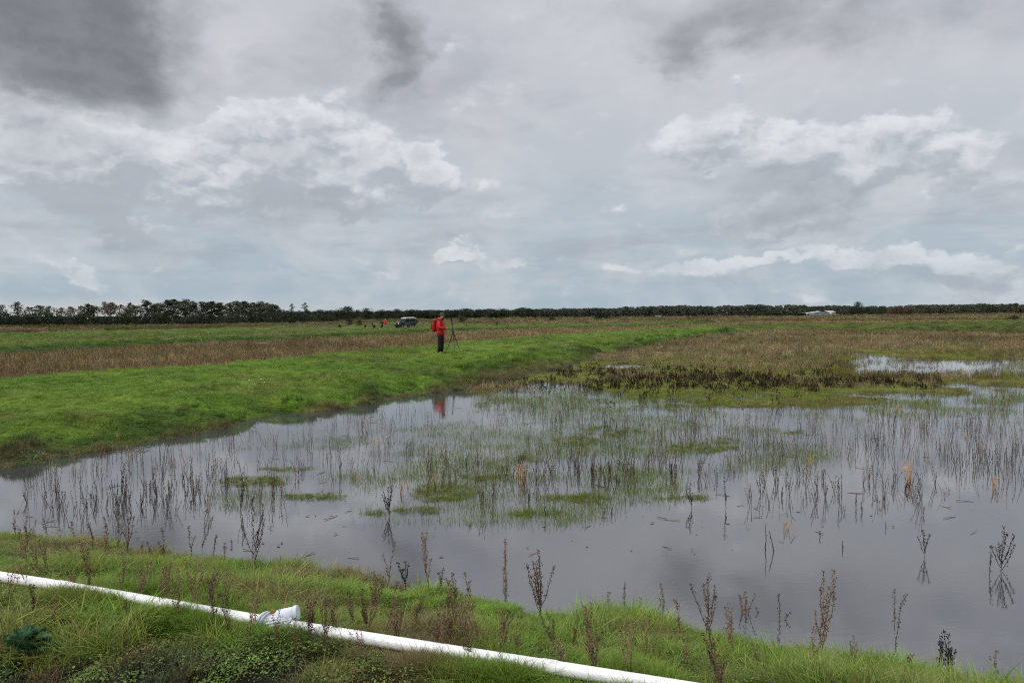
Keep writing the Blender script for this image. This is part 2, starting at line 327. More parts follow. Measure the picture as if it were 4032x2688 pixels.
def empty(name, loc, rz=0, label=None, cat=None, group=None):
    o = bpy.data.objects.new(name, None); o.empty_display_size = .1; link(o); o.location = loc; o.rotation_euler = (0, 0, rz)
    return tag(o, label, cat, group)
def children(o): return CH.get(o.name, [])
CH = {}
def copy_tree(o, kids):
    c = o.copy(); S.collection.objects.link(c)
    for k in kids:
        q = k.copy(); S.collection.objects.link(q); q.parent = c
    return c
# ------------------------------------------------------------------ materials
def mat(name, col, rough=.7, var=.25, scale=8., bump=0., spec=.3, metal=0., inst=False, objrand=0., trans=0., vattr=False, coat=0.):
    m = bpy.data.materials.new(name); m.use_nodes = True; t = NT(m.node_tree)
    b = m.node_tree.nodes['Principled BSDF']; out = m.node_tree.nodes['Material Output']
    tc = t.n.new('ShaderNodeTexCoord'); vec = tc.outputs['Object']
    if inst:
        a = t.n.new('ShaderNodeAttribute'); a.attribute_type = 'INSTANCER'; a.attribute_name = 'col'; c = a.outputs['Color']
    else: c = t.mix(0., tuple(col), tuple(col))
    n = t.noise(vec, scale, 4, .6)
    c = t.v('SCALE', c, scale=t.ss(n, .25, .75, 1-var, 1+var))
    if vattr or inst:
        a = t.n.new('ShaderNodeAttribute'); a.attribute_name = 'v'; c = t.v('SCALE', c, scale=a.outputs['Fac'])
    if objrand:
        oi = t.n.new('ShaderNodeObjectInfo'); c = t.v('SCALE', c, scale=t.ss(oi.outputs['Random'], 0, 1, 1-objrand, 1+objrand))
    t.l.new(c, b.inputs['Base Color']); b.inputs['Roughness'].default_value = rough; b.inputs['Metallic'].default_value = metal
    b.inputs['Specular IOR Level'].default_value = spec; b.inputs['Coat Weight'].default_value = coat
    if bump:
        bn = t.n.new('ShaderNodeBump'); bn.inputs['Strength'].default_value = bump; bn.inputs['Distance'].default_value = .02
        t.l.new(t.noise(vec, scale*3, 5, .6), bn.inputs['Height']); t.l.new(bn.outputs[0], b.inputs['Normal'])
    if trans:
        tr = t.n.new('ShaderNodeBsdfTranslucent'); t.l.new(t.mix(.5, c, (.3, .5, .02), 'MIX') if False else c, tr.inputs[0]); mx = t.n.new('ShaderNodeMixShader'); mx.inputs[0].default_value = trans
        t.l.new(b.outputs[0], mx.inputs[1]); t.l.new(tr.outputs[0], mx.inputs[2]); t.l.new(mx.outputs[0], out.inputs[0])
    return m
M_BLADE = mat('grass_blade', (0, 0, 0), .55, .1, 3, inst=True, trans=.35, spec=.25)
M_DRYI = mat('dry_stalk_scattered', (0, 0, 0), .9, .2, 3, inst=True, spec=.1)
M_STEM = mat('dead_stem', lin(88, 72, 64), .9, .35, 20, objrand=.45, spec=.1, vattr=True)
M_WET = mat('wet_black_stem', lin(52, 45, 43), .6, .4, 20, objrand=.3, vattr=True)
M_WEED = mat('dock_weed', lin(118, 96, 78), .9, .35, 20, objrand=.35, spec=.1, vattr=True)
M_STRAW = mat('straw', lin(186, 146, 102), .8, .3, 20, objrand=.2, vattr=True)
M_PVC = mat('white_pvc', (.86, .85, .85), .38, .03, 2, spec=.5)
def dirty(m, c, amt):
    t = NT(m.node_tree); b = m.node_tree.nodes['Principled BSDF']; s0 = b.inputs['Base Color'].links[0].from_socket
    tc = t.n.new('ShaderNodeTexCoord'); f = t.m('MULTIPLY', t.ss(t.noise(tc.outputs['Object'], 5., 6, .7), .50, .68), t.ss(t.noise(tc.outputs['Object'], 60., 5, .7), .4, .62))
    t.l.new(t.mix(t.m('MULTIPLY', f, amt), s0, c), b.inputs['Base Color'])
dirty(M_PVC, (.30, .25, .17), .75)
M_WRAP = mat('white_cloth_wrap', (.66, .67, .74), .7, .10, 9, bump=.4)
M_BARK = mat('bark', (.06, .05, .042), .95, .4, 2)

# ------------------------------------------------------------------ the ground
def build_ground():
    ys = np.concatenate([np.linspace(-40, -2, 12), np.linspace(-1.6, 2.4, 14), np.geomspace(2.5, 4200, 860)])
    u = np.linspace(-1, 1, 620); xs = np.sinh(u*7.6)/np.sinh(7.6)*4200
    X, Y = np.meshgrid(xs, ys)
    # pull the columns towards the view so that near ground is finely divided as well
    x, y = X.ravel(), Y.ravel(); z = H(x, y); c, zn = gcol(x, y)
    c = c*np.where(zn == 1, .34, .6)[:, None]
    nx, ny = len(xs), len(ys); i = np.arange((ny-1)*(nx-1)); r, q = i//(nx-1), i % (nx-1); a = r*nx+q
    F_ = np.stack([a, a+1, a+nx+1, a+nx], 1)
    me = bpy.data.meshes.new('ground'); me.vertices.add(len(x)); me.vertices.foreach_set('co', np.stack([x, y, z], 1).ravel())
    me.loops.add(F_.size); me.loops.foreach_set('vertex_index', F_.ravel()); me.polygons.add(len(F_))
    me.polygons.foreach_set('loop_start', np.arange(0, F_.size, 4)); me.update(calc_edges=True)
    me.polygons.foreach_set('use_smooth', [True]*len(F_))
    ca = me.color_attributes.new('soil', 'FLOAT_COLOR', 'POINT'); ca.data.foreach_set('color', np.concatenate([c, np.ones((len(c), 1))], 1).ravel())
    m = bpy.data.materials.new('soil_and_turf'); m.use_nodes = True; t = NT(m.node_tree); b = m.node_tree.nodes['Principled BSDF']
    at_ = t.n.new('ShaderNodeAttribute'); at_.attribute_name = 'soil'
    ge = t.n.new('ShaderNodeNewGeometry'); pos = ge.outputs['Position']
    n = t.noise(pos, 14., 5, .7); n2 = t.noise(pos, 1.1, 5, .65)
    c = t.v('SCALE', at_.outputs['Color'], scale=t.m('MULTIPLY', t.ss(n, .3, .7, .5, 1.3), t.ss(n2, .3, .7, .8, 1.2)))
    t.l.new(c, b.inputs['Base Color']); b.inputs['Roughness'].default_value = .95; b.inputs['Specular IOR Level'].default_value = .1
    bn = t.n.new('ShaderNodeBump'); bn.inputs['Strength'].default_value = .8; bn.inputs['Distance'].default_value = .05
    t.l.new(n, bn.inputs['Height']); t.l.new(bn.outputs[0], b.inputs['Normal'])
    me.materials.append(m); o = link(bpy.data.objects.new('ground', me)); tag(o, kind='structure')
build_ground()

def build_water():
    b = MB(); b.add([(-45, 1.5, 0), (190, 1.5, 0), (190, 200, 0), (-45, 200, 0)], [(0, 1, 2, 3)])
    m = bpy.data.materials.new('pond_water'); m.use_nodes = True; t = NT(m.node_tree); p = m.node_tree.nodes['Principled BSDF']
    ge = t.n.new('ShaderNodeNewGeometry'); pos = ge.outputs['Position']
    p.inputs['Base Color'].default_value = (.048, .050, .055, 1); p.inputs['Roughness'].default_value = .015
    p.inputs['IOR'].default_value = 3.2; p.inputs['Specular IOR Level'].default_value = .5
    q = t.v('MULTIPLY', pos, (1, 2.2, 1))
    n1 = t.noise(q, 7., 3, .5); n2 = t.noise(t.v('MULTIPLY', pos, (1.0, 1.6, 1)), 22., 3, .6)
    gust = t.ss(t.noise(pos, .35, 3, .5), .45, .66)
    hgt = t.m('MULTIPLY_ADD', n2, t.m('MULTIPLY_ADD', gust, .9, .05), t.m('MULTIPLY', n1, .5))
    bn = t.n.new('ShaderNodeBump'); bn.inputs['Strength'].default_value = .05; bn.inputs['Distance'].default_value = .012
    t.l.new(hgt, bn.inputs['Height']); t.l.new(bn.outputs[0], p.inputs['Normal'])
    tag(b.build('water', m), kind='structure')
build_water()

# ------------------------------------------------------------------ scattered ground cover (stuff)
def clump(seed, n, r, h0, h1, w, lean=.5, seg=2):
    random.seed(seed); b = MB()
    for i in range(n):
        a = random.uniform(0, 2*PI); d = r*math.sqrt(random.random())
        b.blade((d*math.cos(a), d*math.sin(a), -.01), random.uniform(h0, h1), w*random.uniform(.7, 1.3), random.uniform(0, 2*PI), random.uniform(.05, lean)*2, seg)
    return b
def leaves(seed, n, r, h, L):
    random.seed(seed); b = MB()
    for i in range(n):
        a = random.uniform(0, 2*PI); d = r*math.sqrt(random.random()); z = random.uniform(.01, h)
        b.leaf((d*math.cos(a), d*math.sin(a), z), (random.uniform(-.6, .6), random.uniform(-.6, .6), 1), (math.cos(a*7+i), math.sin(a*3+i), .2), L*random.uniform(.6, 1.2), L*.6*random.uniform(.7, 1.1), random.uniform(.6, 1.3))
    return b
def stalks(seed, n, r, h0, h1, w, knob=.012, k=6):
    random.seed(seed); b = MB()
    for i in range(n):
        a = random.uniform(0, 2*PI); d = r*math.sqrt(random.random()); h = random.uniform(h0, h1); b.k = random.uniform(.5, 1.4)
        p = Vector((d*math.cos(a), d*math.sin(a), -.02)); q = p+Vector((random.gauss(0, .13)*h, random.gauss(0, .13)*h, h)); mid = (p+q)/2+Vector((random.gauss(0, .03)*h, random.gauss(0, .03)*h, 0))
        b.tube([p, mid, q], [w, w*.8, w*.4], 3, caps=False)
        for j in range(k):
            f = random.uniform(.4, 1); c = p.lerp(mid, f*2) if f < .5 else mid.lerp(q, f*2-1)
            b.leaf(c, (random.gauss(0, 1), random.gauss(0, 1), random.gauss(0, .4)), (random.gauss(0, .5), random.gauss(0, .5), 1), knob*2.6, knob*1.5, b.k*random.uniform(.7, 1.2))
    return b
PROTO = {}
def proto(name, builders, m):
    c = bpy.data.collections.new(name)
    for i, b in enumerate(builders):
        o = b.build(name+'_'+'abcdefghijkl'[i], m, link_=False); c.objects.link(o)
    PROTO[name] = (c, len(builders)); return c
def scatter(name, kind_of, pts, scl, col, label, rot=None, lean=.15, kind='stuff', cat=None):
    n = len(pts); c, nv = PROTO[kind_of]
    me = bpy.data.meshes.new(name); me.vertices.add(n); me.vertices.foreach_set('co', np.asarray(pts, float).ravel())
    R = np.stack([rng.normal(0, lean, n), rng.normal(0, lean, n), rng.uniform(0, 2*PI, n)], 1)
    me.attributes.new('rot', 'FLOAT_VECTOR', 'POINT').data.foreach_set('vector', R.ravel())
    me.attributes.new('scl', 'FLOAT_VECTOR', 'POINT').data.foreach_set('vector', np.asarray(scl, float).ravel())
    me.attributes.new('idx', 'INT', 'POINT').data.foreach_set('value', rng.integers(0, nv, n).astype(np.int32))
    me.attributes.new('col', 'FLOAT_COLOR', 'POINT').data.foreach_set('color', np.concatenate([np.clip(col, 0, 1), np.ones((n, 1))], 1).ravel())
    me.update(); o = link(bpy.data.objects.new(name, me))
    ng = bpy.data.node_groups.new(name, 'GeometryNodeTree')
    ng.interface.new_socket('Geometry', in_out='INPUT', socket_type='NodeSocketGeometry'); ng.interface.new_socket('Geometry', in_out='OUTPUT', socket_type='NodeSocketGeometry')
    gi, go = ng.nodes.new('NodeGroupInput'), ng.nodes.new('NodeGroupOutput'); ip = ng.nodes.new('GeometryNodeInstanceOnPoints'); ci = ng.nodes.new('GeometryNodeCollectionInfo')
    ci.inputs['Collection'].default_value = c; ci.inputs['Separate Children'].default_value = True; ci.inputs['Reset Children'].default_value = True
    def na(nm, ty):
        q = ng.nodes.new('GeometryNodeInputNamedAttribute'); q.data_type = ty; q.inputs['Name'].default_value = nm; return [s for s in q.outputs if s.enabled and s.name == 'Attribute'][0]
    L = ng.links.new; L(gi.outputs[0], ip.inputs['Points']); L(ci.outputs[0], ip.inputs['Instance']); ip.inputs['Pick Instance'].default_value = True
    L(na('idx', 'INT'), ip.inputs['Instance Index']); L(na('rot', 'FLOAT_VECTOR'), ip.inputs['Rotation']); L(na('scl', 'FLOAT_VECTOR'), ip.inputs['Scale']); L(ip.outputs[0], go.inputs[0])
    md = o.modifiers.new('scatter', 'NODES'); md.node_group = ng
    return tag(o, label, cat, None, kind)
proto('short_grass', [clump(i, 55, .11, .05, .12, .006, .6) for i in range(5)], M_BLADE)
proto('long_grass', [clump(20+i, 62, .07, .04, .13, .0044, .95, 3) for i in range(6)], M_BLADE)
proto('tuft_patch', [clump(40+i, 90, .5, .12, .3, .03, .6) for i in range(4)], M_BLADE)
proto('leafy_cover', [leaves(60+i, 80, .11, .07, .018) for i in range(4)], M_BLADE)
proto('field_stalks', [stalks(80+i, 16, .22, .16, .42, .004, .012, 5) for i in range(5)], M_DRYI)
proto('far_stalks', [stalks(90+i, 46, .9, .3, .75, .018, .05, 4) for i in range(4)], M_DRYI)
proto('water_shoots', [clump(100+i, 13, .18, .03, .10, .004, .25) for i in range(4)], M_BLADE)
proto('dead_stems', [stalks(110+i, 4, .13, .12, .42, .0026, .006, 6) for i in range(7)], M_DRYI)
proto('dark_weeds', [stalks(120+i, 6, .12, .08, .27, .0045, .015, 9) for i in range(5)], M_DRYI)

def samp(n, r0, r1, t0=-.95, t1=.95, pw=0.):  # points over the wedge of ground seen, denser near by
    t = rng.uniform(t0, t1, n); u = rng.random(n)
    y = r0*(r1/r0)**u if pw == 0 else (r0**pw+u*(r1**pw-r0**pw))**(1/pw)
    return t*y, y
def place(name, kind_of, x, y, s, col, label, hs=None, dz=0., lean=.15, keep=None, cat=None):
    if keep is not None: x, y, s, col = x[keep], y[keep], s[keep], col[keep]; hs = hs[keep] if hs is not None else None
    z = H(x, y)+dz; n = len(x)
    hs = s if hs is None else hs
    return scatter(name, kind_of, np.stack([x, y, z], 1), np.stack([s, s, hs], 1), col, label, lean=lean, cat=cat)
def jit(c, a=.25): return c*rng.uniform(1-a, 1+a, (len(c), 1))*rng.uniform(1-a*.4, 1+a*.4, (len(c), 3))
def pipe_dist(x, y):
    dx, dy = PIPE1[0]-PIPE0[0], PIPE1[1]-PIPE0[1]; L = math.hypot(dx, dy)
    return ((x-PIPE0[0])*dy-(y-PIPE0[1])*dx)/L      # positive on the camera side
def near_bank():
    n = 40000; x = rng.uniform(-9.5, 5.5, n); y = rng.uniform(2.3, 9.8, n)
    d = NEAR(x, y)-y; pd = pipe_dist(x, y); big = fbm(x+9, y, .55, 3)
    c, z = gcol(x, y); c = jit(mixc(mixc(c*1.45, C_OLIVE*1.2, (rng.random(n) < .15)*.7), C_TAN, (rng.random(n) < .05)*.7), .38)
    cover = (x > -2.4) & (x < -.9) & (y < 3.62+.15*(x+1.3))            # patch of low leafy weeds
    nn = fbm(x, y, .4, 3)
    keep = (d > -.12) & (np.where(pd > 0, pd, -pd*.8) > .055) & (~cover | (nn > .52)) & (np.abs(x/y) < .95) & (fbm(x+21, y, .22, 3)+.12*(rng.random(n)-.5) > .41)
    s = rng.uniform(.6, 1.0, n)*(.65+.9*sst(big, .4, .7)); s = np.where(abs(pd) < .2, s*np.where(pd > 0, .55, .6), s); s = np.where(d < .1, s*.6, s)
    place('bank_grass', 'long_grass', x, y, s, c, 'long green grass with brown tips on the near bank', lean=.22, keep=keep)
    n = 9000; x = rng.uniform(-5, 4, n); y = rng.uniform(2.3, 7.2, n); cover = (x > -2.5) & (x < -.6) & (y < 3.75+.15*(x+1.3))
    c = jit(mixc(G(.17, .25, .06), G(.24, .11, .06), sst(fbm(x, y, .3, 3), .6, .72)*.6), .3)
    keep = (cover & (fbm(x+4, y, .25, 3) > .47)) | ((~cover) & (rng.random(n) < .12) & (NEAR(x, y)-y > .3) & (abs(pipe_dist(x, y)) > .09))
    place('leafy_ground_cover', 'leafy_cover', x, y, rng.uniform(.6, 1.1, n), c, 'low leafy weeds over dark soil at the bottom edge', keep=keep)
near_bank()
def bund():
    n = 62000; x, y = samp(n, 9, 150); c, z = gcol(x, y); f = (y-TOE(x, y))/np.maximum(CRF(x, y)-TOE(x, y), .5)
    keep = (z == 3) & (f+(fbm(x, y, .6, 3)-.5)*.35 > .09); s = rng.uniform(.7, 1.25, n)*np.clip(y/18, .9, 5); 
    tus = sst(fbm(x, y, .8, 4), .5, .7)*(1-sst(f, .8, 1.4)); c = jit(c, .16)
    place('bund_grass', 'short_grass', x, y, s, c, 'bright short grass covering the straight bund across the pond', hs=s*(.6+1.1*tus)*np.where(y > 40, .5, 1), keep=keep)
    n = 9000; x, y = samp(n, 9, 60); f = (y-TOE(x, y))/np.maximum(CRF(x, y)-TOE(x, y), .5); z = zones(x, y)
    keep = (z == 3) & (f > .05) & (f < .9) & (fbm(x, y, .9, 3) > .55); c = jit(mixc(C_DARK, C_LUSH, rng.random(n)*.6), .3)
    place('bund_leafy_weeds', 'leafy_cover', x, y, rng.uniform(1.2, 2.6, n), c, 'dark leafy weeds on the bund slope above the water', keep=keep)
bund()
def tussocks():
    n = 16000; x, y = samp(n, 10, 90); f = (y-TOE(x, y))/np.maximum(CRF(x, y)-TOE(x, y), .5); z = zones(x, y)
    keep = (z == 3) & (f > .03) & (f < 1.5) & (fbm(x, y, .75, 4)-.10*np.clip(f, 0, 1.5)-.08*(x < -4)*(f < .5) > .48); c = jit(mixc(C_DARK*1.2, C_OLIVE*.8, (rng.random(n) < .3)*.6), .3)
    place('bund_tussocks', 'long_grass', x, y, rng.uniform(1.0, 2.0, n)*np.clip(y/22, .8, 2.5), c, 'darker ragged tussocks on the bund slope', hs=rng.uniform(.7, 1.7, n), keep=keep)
    n = 5000; k = rng.random(n); x = PIPE0[0]+(PIPE1[0]-PIPE0[0])*k; y = PIPE0[1]+(PIPE1[1]-PIPE0[1])*k; o = np.where(rng.random(n) < .78, rng.uniform(.05, .16, n), -rng.uniform(.05, .13, n))
    L = math.hypot(PIPE1[0]-PIPE0[0], PIPE1[1]-PIPE0[1]); x = x+o*(PIPE1[1]-PIPE0[1])/L; y = y-o*(PIPE1[0]-PIPE0[0])/L
    c, z = gcol(x, y); c = jit(c*1.4, .35); big = sst(fbm(x, y, .3, 3), .35, .65)
    place('pipe_side_grass', 'long_grass', x, y, rng.uniform(.5, .9, n), c, 'ragged grass growing up against the white pipe', hs=(.26+.70*big)*rng.uniform(.7, 1.2, n), lean=.25)
tussocks()
def fields():
    n = 46000; x, y = samp(n, 15, 190); c, z = gcol(x, y); c = jit(mixc(c*G(1.12, 1.14, 1.02), C_OLIVE, (rng.random(n) < .25)*.6), .4)
    s = rng.uniform(.7, 1.2, n)*np.clip(y/28, .9, 4); keep = (z == 4) & (y > CRB(x, y)+1.2)
    place('brown_field_stalks', 'field_stalks', x, y, s, c, 'dead brown weed stalks filling the field behind the bund', hs=np.clip(s, .8, 1.5)*.95, keep=keep)
    n = 26000; x, y = samp(n, 36, 420); c, z = gcol(x, y); c = jit(c, .25)
    s = rng.uniform(.6, 1.2, n)*np.clip(y/70, .7, 4); keep = (z == 5)
    place('plain_grass', 'tuft_patch', x, y, s, c, 'rough green grass on the plain beyond the brown field', hs=np.clip(s, .5, 1.1)*rng.uniform(.4, 1.0, n)*np.where((y > 120) & (y < 175), .28, 1), keep=keep)
    n = 24000; x, y = samp(n, 100, 1400); c, z = gcol(x, y); c = jit(c, .3); s = rng.uniform(.8, 1.4, n)*np.clip(y/130, 1, 9)
    place('far_reeds', 'far_stalks', x, y, s, c, 'tan and brown reeds in strips before the distant woods', hs=np.where(z == 6, .6, 1.0)*rng.uniform(.6, 1.2, n), keep=(z >= 6))
fields()
def marsh_cover():
    n = 60000; x, y = samp(n, 13, 130, -.35, .95); c, z = gcol(x, y); m = marsh(x, y); n2 = fbm(x, y, 1.6, 4)
    c = jit(c, .25); s = rng.uniform(.8, 1.3, n)*np.clip(y/22, .9, 4)
    place('marsh_grass', 'short_grass', x, y, s, c, 'yellow-green marsh grass and moss on the wet flat', hs=s*.5*np.where(y > 45, .5, 1), keep=(z == 2) & (m > .4) & (n2 > .36))
    n = 40000; x, y = samp(n, 14, 130, -.3, .95); z = zones(x, y); m = marsh(x, y); nn = fbm(x*.5, y, 3., 4)
    c = jit(mixc(mixc(C_BROWN*1.1, C_OLIVE, (rng.random(n) < .45)*.8), C_TAN, sst(nn, .4, .7)), .4)
    keep = (z == 2) & (m > .3) & ((nn > .5) | (y > 55)) & (rng.random(n) < .42); s = rng.uniform(.6, 1.1, n)*np.clip(y/26, .9, 4)
    place('marsh_stalks', 'field_stalks', x, y, s, c, 'thin brown stalks standing over the marsh', hs=np.clip(s, .5, 1.3)*np.where(y > 40, .75, .6), keep=keep)
    n = 3000; px = rng.uniform(3250, 4300, n); py = rng.uniform(1385, 1500, n); P = np.array([at(a, b) for a, b in zip(px, py)]); x, y = P[:, 0], P[:, 1]
    place('pool_plants', 'field_stalks', x, y, rng.uniform(.4, .9, n), jit(mixc(C_BROWN, C_MOSS, (rng.random(n) < .5)*1.), .4), 'thin stems and shoots breaking up the far pool', hs=rng.uniform(.3, 1., n), keep=(zones(x, y) == 2) & (fbm(x, y, 1.2, 3) > .5))
    n = 7000; px = rng.uniform(1880, 4200, n); py = rng.normal(1580, 34, n); P = np.array([at(a, b) for a, b in zip(px, py)]); x, y = P[:, 0], P[:, 1]; keep = (zones(x, y) == 2) & (fbm(x, y, .9, 4) > .44)
    o = place('marsh_edge_shoots', 'water_shoots', x, y, rng.uniform(.8, 1.8, n), jit(mixc(C_MOSS, C_GRASS, rng.random(n)), .3), 'loose green shoots where the marsh thins out into the pond', keep=keep)
    co = np.zeros(len(o.data.vertices)*3); o.data.vertices.foreach_get('co', co); co[2::3] = np.maximum(co[2::3], -.02); o.data.vertices.foreach_set('co', co)
    # the dark band of blackened weeds along the water's far edge
    n = 2100; px = rng.uniform(1950, 3720, n); py = rng.normal(1498+.006*(px-2700), 30, n); P = np.array([at(a, b) for a, b in zip(px, py)])
    x, y = P[:, 0], P[:, 1]; keep = (fbm(x, y, 1.5, 4) > .44) & (zones(x, y) == 2); c = jit(np.tile(C_BROWN*.3, (n, 1)), .6)
    place('dark_marsh_weeds', 'dark_weeds', x, y, rng.uniform(.45, 1.1, n), c, 'blackened weeds in a dark band along the edge of the marsh', keep=keep)
marsh_cover()
def pond_plants():
    def pxs(n, x0, x1, y0, y1):
        px, py = rng.uniform(x0, x1, n), rng.uniform(y0, y1, n); P = np.array([at(a, b) for a, b in zip(px, py)]); return px, py, P[:, 0], P[:, 1]
    n = 22000; px, py, x, y = pxs(n, 820, 3300, 1560, 2090)
    low = 2075+.0*px-70*np.clip((1500-px)/700, 0, 1)-np.clip((px-2300)/900, 0, 1)*240
    keep = (zones(x, y) == 2) & (fbm(x, y, 1.0, 4)+.14*mats(x, y)-.12*np.abs((px-2000)/1200)**2-.10*(px < 1400)+.22*(fbm(x+3, y, .3, 3)-.5)+.34*(rng.random(n)-.5) > .47) & (py < low-40*rng.random(n)) & (py > 1600+.12*np.abs(px-2300))
    c = jit(mixc(C_GRASS*1.1, C_MOSS, rng.random(n)*.6), .25)
    o = place('pond_shoots', 'water_shoots', x, y, rng.uniform(.7, 1.3, n), c, 'short green shoots pricking through the pond water', keep=keep)
    co = np.zeros(len(o.data.vertices)*3); o.data.vertices.foreach_get('co', co); co[2::3] = -.015; o.data.vertices.foreach_set('co', co)
    n = 9000; px, py, x, y = pxs(n, 850, 3250, 1580, 2080); mt = mats(x, y)
    o = place('floating_moss', 'short_grass', x, y, rng.uniform(.5, .9, n), jit(np.tile(C_MOSS*.85, (n, 1)), .25), 'yellow-green moss mats floating on the pond', hs=rng.uniform(.2, .6, n), keep=(mt+.45*(rng.random(n)-.5) > .5) & (zones(x, y) == 2))
    co = np.zeros(len(o.data.vertices)*3); o.data.vertices.foreach_get('co', co); co[2::3] = np.maximum(co[2::3], -.008); o.data.vertices.foreach_set('co', co)
    n = 6000; px, py, x, y = pxs(n, 100, 4300, 1530, 2030)
    dens = .3+.35*np.clip((px-1500)/900, 0, 1)+.25*(py < 1720); dens *= 1-.9*sst(py, 1780, 2010)*(px > 1200); dens = np.where((px < 1900) & (py < 1640), .1, dens)
    keep = (zones(x, y) == 2) & (fbm(x, y, .8, 4)+.28*(rng.random(n)-.5) > .46) & (rng.random(n) < dens) & (marsh(x, y) < .6) & (y < TOE(x, y)-.3)
    c = jit(mixc(C_BROWN*.3, C_TAN*.7, rng.random(n)**2.2), .5)
    s = rng.uniform(.55, 1.15, n)
    o = place('pond_dead_stems', 'dead_stems', x, y, s, c, 'many thin dead stems standing in the pond', keep=keep, lean=.1)
    co = np.zeros(len(o.data.vertices)*3); o.data.vertices.foreach_get('co', co); co[2::3] = -.03; o.data.vertices.foreach_set('co', co)
pond_plants()
def debris():
    random.seed(31); b = MB()
    for i in range(380):
        px, py = random.uniform(0, 4032), 1580+620*random.random()**1.6; x, y = at(px, py)
        if hz(x, y) > -.02: continue
        a = random.uniform(0, 6.28); L = random.choice([.02, .03, .04, .06, .12, .2]); b.k = random.uniform(.5, 1.3)
        if L < .1: b.leaf((x, y, .004), (random.uniform(-.3, .3), random.uniform(-.3, .3), 1), (math.cos(a), math.sin(a), 0), L, L*.5, b.k)
        else: b.tube([(x, y, .0), (x+L*math.cos(a), y+L*math.sin(a), .012)], .003, 4)
    tag(b.build('floating_debris', mat('dead_leaf', lin(120, 96, 64), .8, .3, 10, vattr=True)), 'dead leaves and bits of stalk floating on the pond', kind='stuff')
debris()
ORD = 'first second third fourth fifth sixth seventh eighth ninth tenth eleventh twelfth thirteenth fourteenth fifteenth sixteenth seventeenth eighteenth nineteenth twentieth'.split()
def ordn(i):
    if i < 20: return ORD[i]
    t = {2: 'twenty', 3: 'thirty', 4: 'forty', 5: 'fifty', 6: 'sixty'}[(i+1)//10]; r = (i+1) % 10
    return {'twenty': 'twentieth', 'thirty': 'thirtieth', 'forty': 'fortieth', 'fifty': 'fiftieth', 'sixty': 'sixtieth'}[t] if r == 0 else t+'-'+ORD[r-1]
def hgt(px, py, Y):                           # height above datum seen at a picture point at depth Y
    r = ray(px, py); return CAMZ+r.z/r.y*Y

# ------------------------------------------------------------------ single plants in the pond
def spread_pond_plants():
    o = bpy.data.objects['pond_dead_stems']; me = o.data; n = len(me.vertices)
    co = np.zeros(n*3); me.vertices.foreach_get('co', co); co = co.reshape(-1, 3)
    d = np.hypot(co[:, 0], co[:, 1]); near = np.argsort(d)[:285]
    vars_ = [stalks(300+i, 3+i % 4, .012, .14, .46, .0026, .007, 10).build('dead_stem_plant', M_STEM, link_=False) for i in range(9)]
    for k, i in enumerate(near):
        q = vars_[k % 9].copy(); S.collection.objects.link(q); q.location = co[i]; q.rotation_euler = (rng.normal(0, .08), rng.normal(0, .08), rng.uniform(0, 6.28)); s = rng.uniform(.6, 1.1); q.scale = (s, s, s)
        tag(q, 'thin dead stems rising out of the pond water', 'plant', 'dead stems standing in the pond')
    import bmesh
    bm = bmesh.new(); bm.from_mesh(me); bm.verts.ensure_lookup_table(); bmesh.ops.delete(bm, geom=[bm.verts[int(i)] for i in near], context='VERTS'); bm.to_mesh(me); bm.free()
spread_pond_plants()
def straw_clumps():
    P = [(854, 1831), (677, 1826), (752, 1886), (1050, 1743), (464, 1743), (1482, 1759), (1402, 1886), (1717, 1886), (1739, 1776), (1999, 1781), (2054, 1905), (2270, 1787), (1579, 1942),
         (2780, 1671), (3532, 1606), (3581, 1895), (3767, 1671), (3803, 1717), (3861, 1760), (3914, 1925), (2660, 1900), (3190, 1830), (3090, 2085), (520, 1790)]
    P.sort()
    for i, (px, py) in enumerate(P):
        random.seed(500+i); x, y = at(px, py); b = MB(); big = (px, py) in ((3581, 1895), (2054, 1905)); n = 14 if big else random.randint(4, 8)
        h = .34 if big else random.uniform(.12, .24)
        for k in range(n):
            b.k = random.uniform(.6, 1.3); p = Vector((random.gauss(0, .02), random.gauss(0, .02), -.02)); a = random.uniform(0, 6.28); l = random.uniform(.5, 1)*h; dr = Vector((math.cos(a), math.sin(a), 0))
            q = p+dr*l*.2+Vector((0, 0, l)); e = q+dr*l*random.uniform(.1, .5)+Vector((0, 0, -l*random.uniform(.1, .8))) if random.random() < .55 else q+dr*.01+Vector((0, 0, .01))
            b.tube([p, (p+q)/2, q, e], [.006, .006, .005, .003], 4, caps=False, flat=.35)
        o = b.build('reed_clump', M_STRAW); o.location = (x, y, 0)
        how = 'large bleached straw reed clump' if big else ('bent tan reed clump' if i % 2 else 'broken straw-coloured reed tuft')
        tag(o, f'{how} in the pond, {ordn(i)} from the left of the straw clumps', 'reed clump', 'straw-coloured reed clumps in the pond')
straw_clumps()
